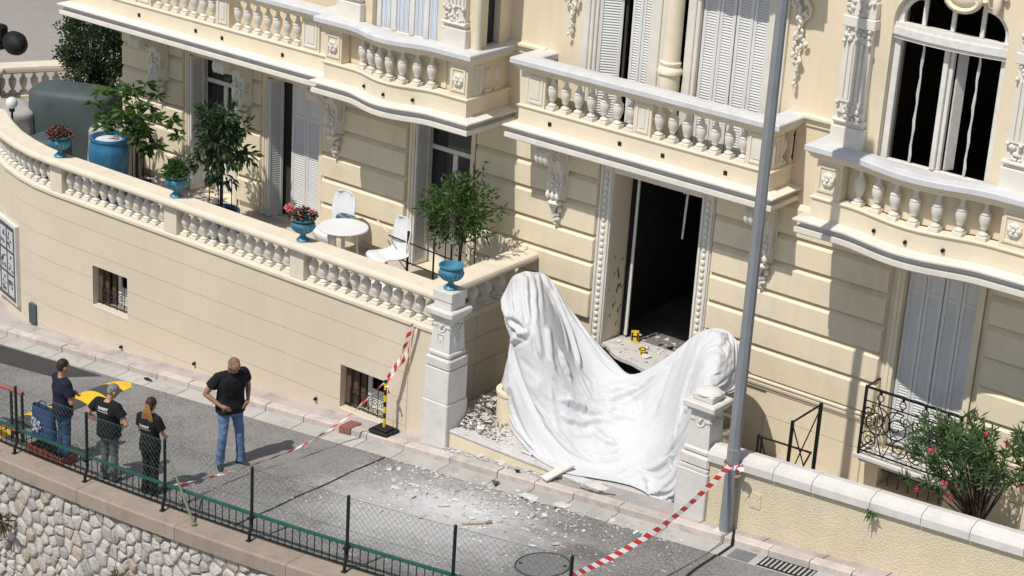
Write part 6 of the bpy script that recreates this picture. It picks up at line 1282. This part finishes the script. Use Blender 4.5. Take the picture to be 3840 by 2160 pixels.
def remesh(b, name, vox, smooth, mt, disp=0.0, dscale=8.0, keep=None):
    me = b.mesh('tmp', mt); o = bpy.data.objects.new('tmp', me)
    m = o.modifiers.new('r', 'REMESH'); m.mode = 'VOXEL'; m.voxel_size = vox; m.use_smooth_shade = True
    s = o.modifiers.new('s', 'SMOOTH'); s.factor = .5; s.iterations = smooth
    me2 = baked(o); me2.name = name
    if disp:
        n = len(me2.vertices); co = np.empty(n * 3, np.float32); nm = np.empty(n * 3, np.float32); me2.vertices.foreach_get('co', co); me2.vertex_normals.foreach_get('vector', nm); co = co.reshape(-1, 3); nm = nm.reshape(-1, 3)
        w = np.array([noise.noise(Vector((c[0] * dscale, c[1] * dscale, c[2] * dscale * 1.3))) + .5 * noise.noise(Vector(c) * dscale * 2.3) for c in co], np.float32)
        me2.vertices.foreach_set('co', (co + nm * (disp * w)[:, None]).ravel())
    me2.materials.clear(); me2.materials.append(MT[mt]); me2.polygons.foreach_set('use_smooth', [True] * len(me2.polygons)); return me2
def hand(b, w, d, up, side, s=1.0, curl=.5):   # wrist, finger direction, palm normal side, thumb side
    w, d, up, side = Vector(w), Vector(d).normalized(), Vector(up).normalized(), Vector(side).normalized(); pc = w + d * .05 * s; capsule(b, w, pc + d * .02, .026 * s, .032 * s, 10)
    for k, (o, L_) in enumerate(((-.030, .070), (-.010, .082), (.010, .078), (.030, .060))):
        p = pc + side * o * s + d * .035 * s; q = p + (d - up * curl * .5) * L_ * .5 * s; e = q + (d - up * curl * 1.3).normalized() * L_ * .5 * s; limb(b, [p, q, e], [.0105 * s, .0095 * s, .008 * s], 8)
    p = w + d * .03 * s - side * .03 * s; q = p - side * .035 * s + d * .025 * s; e = q + d * .035 * s - up * .01; limb(b, [p, q, e], [.013 * s, .011 * s, .009 * s], 8)
def person(spec):
    J = spec['J']; g = random.Random(spec['seed']); bulk = spec.get('bulk', 1.0); hd = Vector(J['head']); hy, hp = spec.get('hyaw', 0), spec.get('hpitch', 0); HR = Matrix.Rotation(hy, 3, 'Z') @ Matrix.Rotation(hp, 3, 'X'); fem = spec.get('female', False)
    def H(x, y, z): return hd + HR @ Vector((x, y, z))
    b = MB()      # the body, one continuous surface
    b.ell(H(0, .0, .02), (.076, .095, .098), 20, 14, rot=HR); b.ell(H(0, .018, -.055), (.058, .068, .065), 16, 10, rot=HR); b.ell(H(0, .055, -.092), (.030, .028, .022), 10, 8, rot=HR)
    b.ell(H(0, .094, -.022), (.014, .018, .028), 8, 6, rot=HR); b.ell(H(0, .078, -.064), (.026, .014, .011), 8, 6, rot=HR); b.ell(H(0, .078, .022), (.058, .018, .012), 10, 6, rot=HR)
    for s in (-1, 1): b.ell(H(s * .078, -.004, -.012), (.012, .022, .034), 8, 6, rot=HR)
    capsule(b, J['neck'], H(0, -.02, -.06), .055 * (0.85 if fem else 1.02), .052 * (0.85 if fem else 1.0), 14)
    ch = Vector(J['chest']); pe = Vector(J['pelvis']); wa = Vector(J['waist']); W_ = bulk
    def tors(b, e):
        loft(b, [(pe + Vector((0, 0, -.11)), .15 * W_ + e, .105 * W_ + e), (pe, .175 * W_ + e, .125 * W_ + e), (wa, (.135 if fem else .158) * W_ + e, .105 * W_ + e), (wa.lerp(ch, .5), .160 * W_ + e, .115 * W_ + e), (ch, (.165 if fem else .185) * W_ + e, .122 * W_ + e), (ch + Vector((0, 0, .10)), (.155 if fem else .175) * W_ + e, .105 * W_ + e), (ch + Vector((0, -.01, .165)), .115 * W_ + e, .07 + e), (Vector(J['neck']) + Vector((0, 0, .01)), .06 + e * .5, .055 + e * .5)])
        for s in ('L', 'R'): capsule(b, Vector(J['neck']) + Vector((0, -.01, -.05)), J['sh' + s], .06 + e, .062 * W_ + e)
    tors(b, -.008)
    for s in ('L', 'R'):
        sh, el, wr = J['sh' + s], J['el' + s], J['wr' + s]; k = .82 if fem else 1.0; limb(b, [sh, Vector(sh).lerp(Vector(el), .5), el, Vector(el).lerp(Vector(wr), .35), wr], [.054 * k * W_, .048 * k * W_, .038 * k, .040 * k, .026 * k])
        hv = J['hand' + s]; hand(b, wr, hv[0], hv[1], hv[2], .95 if fem else 1.05, hv[3] if len(hv) > 3 else .5)
        hi, kn, an = J['hip' + s], J['kn' + s], J['an' + s]; limb(b, [hi, kn, Vector(kn).lerp(Vector(an), .3), an], [.078 * W_, .05, .05, .035])
    M_ = Matrix.Translation(spec['loc']) @ Matrix.Rotation(spec['rz'], 4, 'Z') @ Matrix.Scale(spec.get('scale', 1.0), 4)
    def put(me, name, parent): 
        o = bpy.data.objects.new(name, me); COL.objects.link(o)
        if parent: o.parent = parent
        else: o.matrix_world = M_
        return o
    body = put(remesh(b, 'person', .009, 4, spec['skin']), 'person', None); tag(body, spec['label'], 'person')
    b = MB()
    for s in (-1, 1): b.ell(H(s * .031, .083, .006), (.011, .007, .006), 8, 6, rot=HR)
    put(b.mesh('eyes', 'black'), 'eyes', body)
    # shirt
    b = MB(); e = .014; bot = spec.get('hem', .10)
    loft(b, [(pe + Vector((0, 0, -bot)), .178 * W_ + e, .132 * W_ + e), (pe + Vector((0, 0, .02)), .176 * W_ + e, .130 * W_ + e), (wa, (.145 if fem else .166) * W_ + e, .113 * W_ + e), (wa.lerp(ch, .5), .164 * W_ + e, .120 * W_ + e), (ch, (.172 if fem else .19) * W_ + e, .128 * W_ + e), (ch + Vector((0, 0, .10)), (.16 if fem else .18) * W_ + e, .110 * W_ + e), (ch + Vector((0, -.01, .165)), .118 * W_ + e, .073 + e), (Vector(J['neck']) + Vector((0, 0, -.012)), .066 + e * .3, .062 + e * .3)])
    for s in ('L', 'R'):
        capsule(b, Vector(J['neck']) + Vector((0, -.01, -.055)), J['sh' + s], .062 + e * .6, .066 * W_ + e * .6); sh, el = Vector(J['sh' + s]), Vector(J['el' + s]); t = spec.get('sleeve', .62); d = (el - sh); b.tube([sh - d * .05, sh + d * .2, sh + d * t * .7, sh + d * t], [.062 * W_ + e * .5, .064 * W_ + e * .6, .062 * W_ + e, .064 * W_ + e], 14)
    sm = remesh(b, 'shirt', .010, 4, spec['shirt'], .009, 7.0); put(sm, 'shirt', body)
    # trousers
    b = MB(); e = .012; loft(b, [(pe + Vector((0, 0, -.14)), .150 * W_ + e, .115 * W_ + e), (pe + Vector((0, 0, -.02)), .172 * W_ + e * .8, .124 * W_ + e * .8), (pe + Vector((0, 0, .06)), .160 * W_ + e * .5, .118 * W_ + e * .5)])
    for s in ('L', 'R'):
        hi, kn, an = Vector(J['hip' + s]), Vector(J['kn' + s]), Vector(J['an' + s]); fl = spec.get('legw', 1.0); limb(b, [hi, hi.lerp(kn, .5), kn, kn.lerp(an, .5)], [.092 * W_ * fl, .080 * fl, .066 * fl, .064 * fl]); b.tube([kn.lerp(an, .35), kn.lerp(an, .8), an + Vector((0, 0, .0)), an + Vector((0, 0, -.035))], [.063 * fl, .064 * fl, .067 * fl, .068 * fl], 14)
    put(remesh(b, 'trousers', .011, 4, spec['trousers'], .010, 9.0), 'trousers', body)
    for s in ('L', 'R'):
        an = Vector(J['an' + s]); f = Vector(J.get('foot' + s, (0, 1, 0))).normalized(); b = MB(); limb(b, [an + Vector((0, 0, -.03)) - f * .03, an + Vector((0, 0, -.055)) - f * .05], [.042, .038]); limb(b, [an + Vector((0, 0, -.045)), an + f * .09 + Vector((0, 0, -.058)), an + f * .165 + Vector((0, 0, -.066))], [.043, .040, .030]); 
        me = remesh(b, 'shoe', .009, 4, 'shoe')
        for v in me.vertices: v.co.z = max(v.co.z, .004)
        put(me, 'shoe', body)
    # hair
    b = MB(); hs = spec['hair']
    if hs == 'short': b.ell(H(0, -.016, .042), (.083, .094, .088), 20, 14, rot=HR); b.ell(H(0, -.055, -.01), (.070, .055, .065), 16, 10, rot=HR)
    elif hs == 'cropped': b.ell(H(0, -.014, .030), (.0775, .094, .092), 20, 14, rot=HR)
    else:
        b.ell(H(0, -.014, .036), (.085, .100, .092), 20, 14, rot=HR); b.ell(H(0, -.06, -.02), (.075, .055, .08), 16, 10, rot=HR)
    hm = remesh(b, 'hair', .008, 2, spec['hairmat'], .004, 26.0); put(hm, 'hair', body)
    if hs == 'long':
        b = MB(); p0 = H(0, -.105, .0)
        for k in range(64):
            a = g.uniform(-1, 1); bb = g.uniform(-.5, .5); pts = [p0 + Vector((a * .02, .0 + bb * .01, .02)), p0 + Vector((a * .065, -.02 + bb * .02, -.10)), p0 + Vector((a * .095 + g.uniform(-.015, .015), -.015 + bb * .02, -.24)), p0 + Vector((a * .085 + g.uniform(-.02, .02), .0 + bb * .02, -.38)), p0 + Vector((a * .035 + g.uniform(-.02, .02), .01, -.46 - g.random() * .08))]
            b.tube([tuple(q) for q in crm(np.array([tuple(q) for q in pts]), 12)], [.008, .011, .013, .014, .014, .014, .013, .012, .011, .009, .006, .003], 5)
        put(b.mesh('ponytail', 'hairblond', 60), 'ponytail', body)
    # print on the back of the shirt
    if spec.get('print'):
        vsm = [v.co.copy() for v in sm.vertices]; bvh = BVHTree.FromPolygons(vsm, [tuple(p.vertices) for p in sm.polygons])
        def proj(me):
            for v in me.vertices:
                x, zz = v.co.x + spec.get('px', 0), spec['pz'] + v.co.y; hit = bvh.ray_cast(Vector((x, -1, zz)), Vector((0, 1, 0))); v.co = Vector((x, (hit[0].y if hit[0] else -.15) - .006, zz))
            me.materials.clear(); me.materials.append(MT['print']); return me
        cu = bpy.data.curves.new('t', 'FONT'); cu.body = 'EXPERT'; cu.size = .058; cu.align_x = 'CENTER'; cu.offset = .003; cu.resolution_u = 3; me = baked(bpy.data.objects.new('tmp', cu))
        put(proj(me), 'lettering', body); b = MB(); x = -.10
        while x < .11: w = g.uniform(.006, .016); b.add([(x, -.034, 0), (x + w, -.034, 0), (x + w, -.022, 0), (x, -.022, 0)], [(0, 1, 2, 3)]); x += w + g.uniform(.003, .008)
        put(proj(b.mesh('print_line', 'print')), 'print_line', body)
    return body
def base(stance=.10):
    return dict(head=(0, .02, 1.63), neck=(0, -.01, 1.47), chest=(0, 0, 1.27), waist=(0, 0, 1.08), pelvis=(0, 0, .94), shL=(-.19, -.01, 1.40), shR=(.19, -.01, 1.40),
        hipL=(-.09, 0, .90), hipR=(.09, 0, .90), knL=(-stance, .02, .49), knR=(stance, .02, .49), anL=(-stance - .01, -.02, .085), anR=(stance + .01, -.02, .085))
# bald man in jeans, head bowed, hands on hips
J = base(.12); J.update(head=(.03, .13, 1.585), neck=(0, .03, 1.46), chest=(0, .015, 1.27), shL=(-.205, 0, 1.39), shR=(.205, 0, 1.39), elL=(-.35, -.10, 1.13), wrL=(-.225, .10, 1.0), elR=(.35, -.10, 1.14), wrR=(.22, .09, 1.0), handL=((.6, .5, -.35), (-.5, .6, .2), (0, .2, 1), .6), handR=((-.6, .5, -.35), (.5, .6, .2), (0, .2, 1), .6), knR=(.15, .05, .49), anR=(.17, -.0, .085), anL=(-.14, .06, .085), knL=(-.12, .06, .49), footL=(-.25, 1, 0), footR=(.45, 1, 0))
dloc = (-4.28, -4.98, gz(-4.28)); person(dict(J=J, seed=1, bulk=1.12, loc=dloc, rz=R(-104), skin='skin2', shirt='tblack', trousers='denim', hair='cropped', hairmat='hairshort', hpitch=R(-38), hyaw=R(12), sleeve=.55, label='bald man in a black t-shirt and blue jeans looking down, hands on hips', scale=1.10))
# grey-haired man, back to the camera
J = base(.10); J.update(head=(.05, .07, 1.61), neck=(.01, .01, 1.46), elL=(-.40, -.07, 1.12), wrL=(-.24, .06, .98), elR=(.38, .0, 1.13), wrR=(.20, .13, 1.0), handL=((.6, .5, -.35), (-.5, .6, .2), (0, .2, 1), .6), handR=((-.6, .5, -.3), (.5, .6, .2), (0, .2, 1), .6), shL=(-.205, -.01, 1.39), shR=(.205, -.01, 1.39))
person(dict(J=J, seed=2, bulk=1.12, loc=(-5.33, -6.52, gz(-5.33)), rz=R(6), skin='skin', shirt='tblack', trousers='greytrouser', hair='short', hairmat='hairgrey', hpitch=R(-22), hyaw=R(-30), sleeve=.55, print=True, pz=1.33, px=-.0, label='grey-haired man in a black printed t-shirt behind the fence, hands on hips', scale=.935))
# woman with a long blond ponytail
J = base(.075); J.update(head=(.01, .03, 1.60), neck=(0, -.005, 1.45), shL=(-.165, -.01, 1.375), shR=(.165, -.01, 1.375), elL=(-.23, .02, 1.10), wrL=(-.10, .19, 1.06), elR=(.245, .03, 1.10), wrR=(.17, .22, .98), handL=((.8, .3, 0), (0, -.2, 1), (0, 1, .2), .5), handR=((-.5, .6, -.2), (.3, .1, 1), (.3, .8, 0), .6))
person(dict(J=J, seed=3, bulk=.95, loc=(-4.44, -6.50, gz(-4.44)), rz=R(12), skin='skin', shirt='tblack', trousers='tblack', hair='long', hairmat='hairbrown', hpitch=R(-12), female=True, sleeve=.62, print=True, pz=1.24, px=-.03, legw=1.08, hem=.14, label='woman with a long blond ponytail in black t-shirt and black trousers', scale=.925))
# young man in a navy t-shirt, arms folded, blue bag at his side
J = base(.10); J.update(head=(.01, .02, 1.64), elL=(-.27, .06, 1.13), wrL=(.0, .19, 1.17), elR=(.285, .03, 1.12), wrR=(.04, .17, 1.12), handL=((1, .1, .1), (0, -.3, 1), (0, 1, 0), .5), handR=((-1, .1, .1), (0, -.3, 1), (0, 1, 0), .5))
person(dict(J=J, seed=4, bulk=1.03, loc=(-6.50, -6.42, gz(-6.5)), rz=R(-18), skin='skin', shirt='navy', trousers='denimd', hair='short', hairmat='hairbrown', hpitch=R(-6), hyaw=R(2), sleeve=.66, hem=.10, label='young man with brown hair in a navy t-shirt, arms folded', scale=1.0))
r = empty('shopping_bag', (-6.95, -6.5, gz(-6.95)), 'blue bag with a white round print beside the man in navy', 'bag'); bz = gz(-6.95) + .38
n = 12; vs = []; 
for j in range(9):
    t = j / 8
    for i in range(16):
        a = 6.2832 * i / 16; k = (abs(math.cos(a)) ** 4 + abs(math.sin(a)) ** 4) ** -.25; w = 1 + .10 * noise.noise(Vector((math.cos(a) * 2, math.sin(a) * 2, t * 3))); vs.append((-6.86 + .25 * k * math.cos(a) * w * (1 - .05 * t), -6.50 + .10 * k * math.sin(a) * w * (1 - .45 * t), bz + .52 * t))
obj('bag_body', MB().add(vs, [(j * 16 + i, j * 16 + (i + 1) % 16, (j + 1) * 16 + (i + 1) % 16, (j + 1) * 16 + i) for j in range(8) for i in range(16)] + [tuple(range(16))]), 'denimd', r, 60)
b = MB(); g = random.Random(6)
for k in range(40):
    a = g.random() * 6.28; rr = .12 * g.random() ** .5; x = -6.92 + rr * math.cos(a); z = bz + .24 + 1.05 * rr * math.sin(a); s = g.uniform(.012, .03); b.add([(x - s, -6.622, z), (x, -6.623, z - s), (x + s, -6.624, z + s * .3), (x + s * .2, -6.623, z + s)], [(0, 1, 2, 3)])
obj('round_print', b, 'print', r); b = MB()
b.tube([(-7.05, -6.5, bz + .5), (-7.0, -6.42, bz + .56), (-6.9, -6.42, bz + .56), (-6.85, -6.5, bz + .5)], .012, 5); obj('handle', b, 'denimd', r)
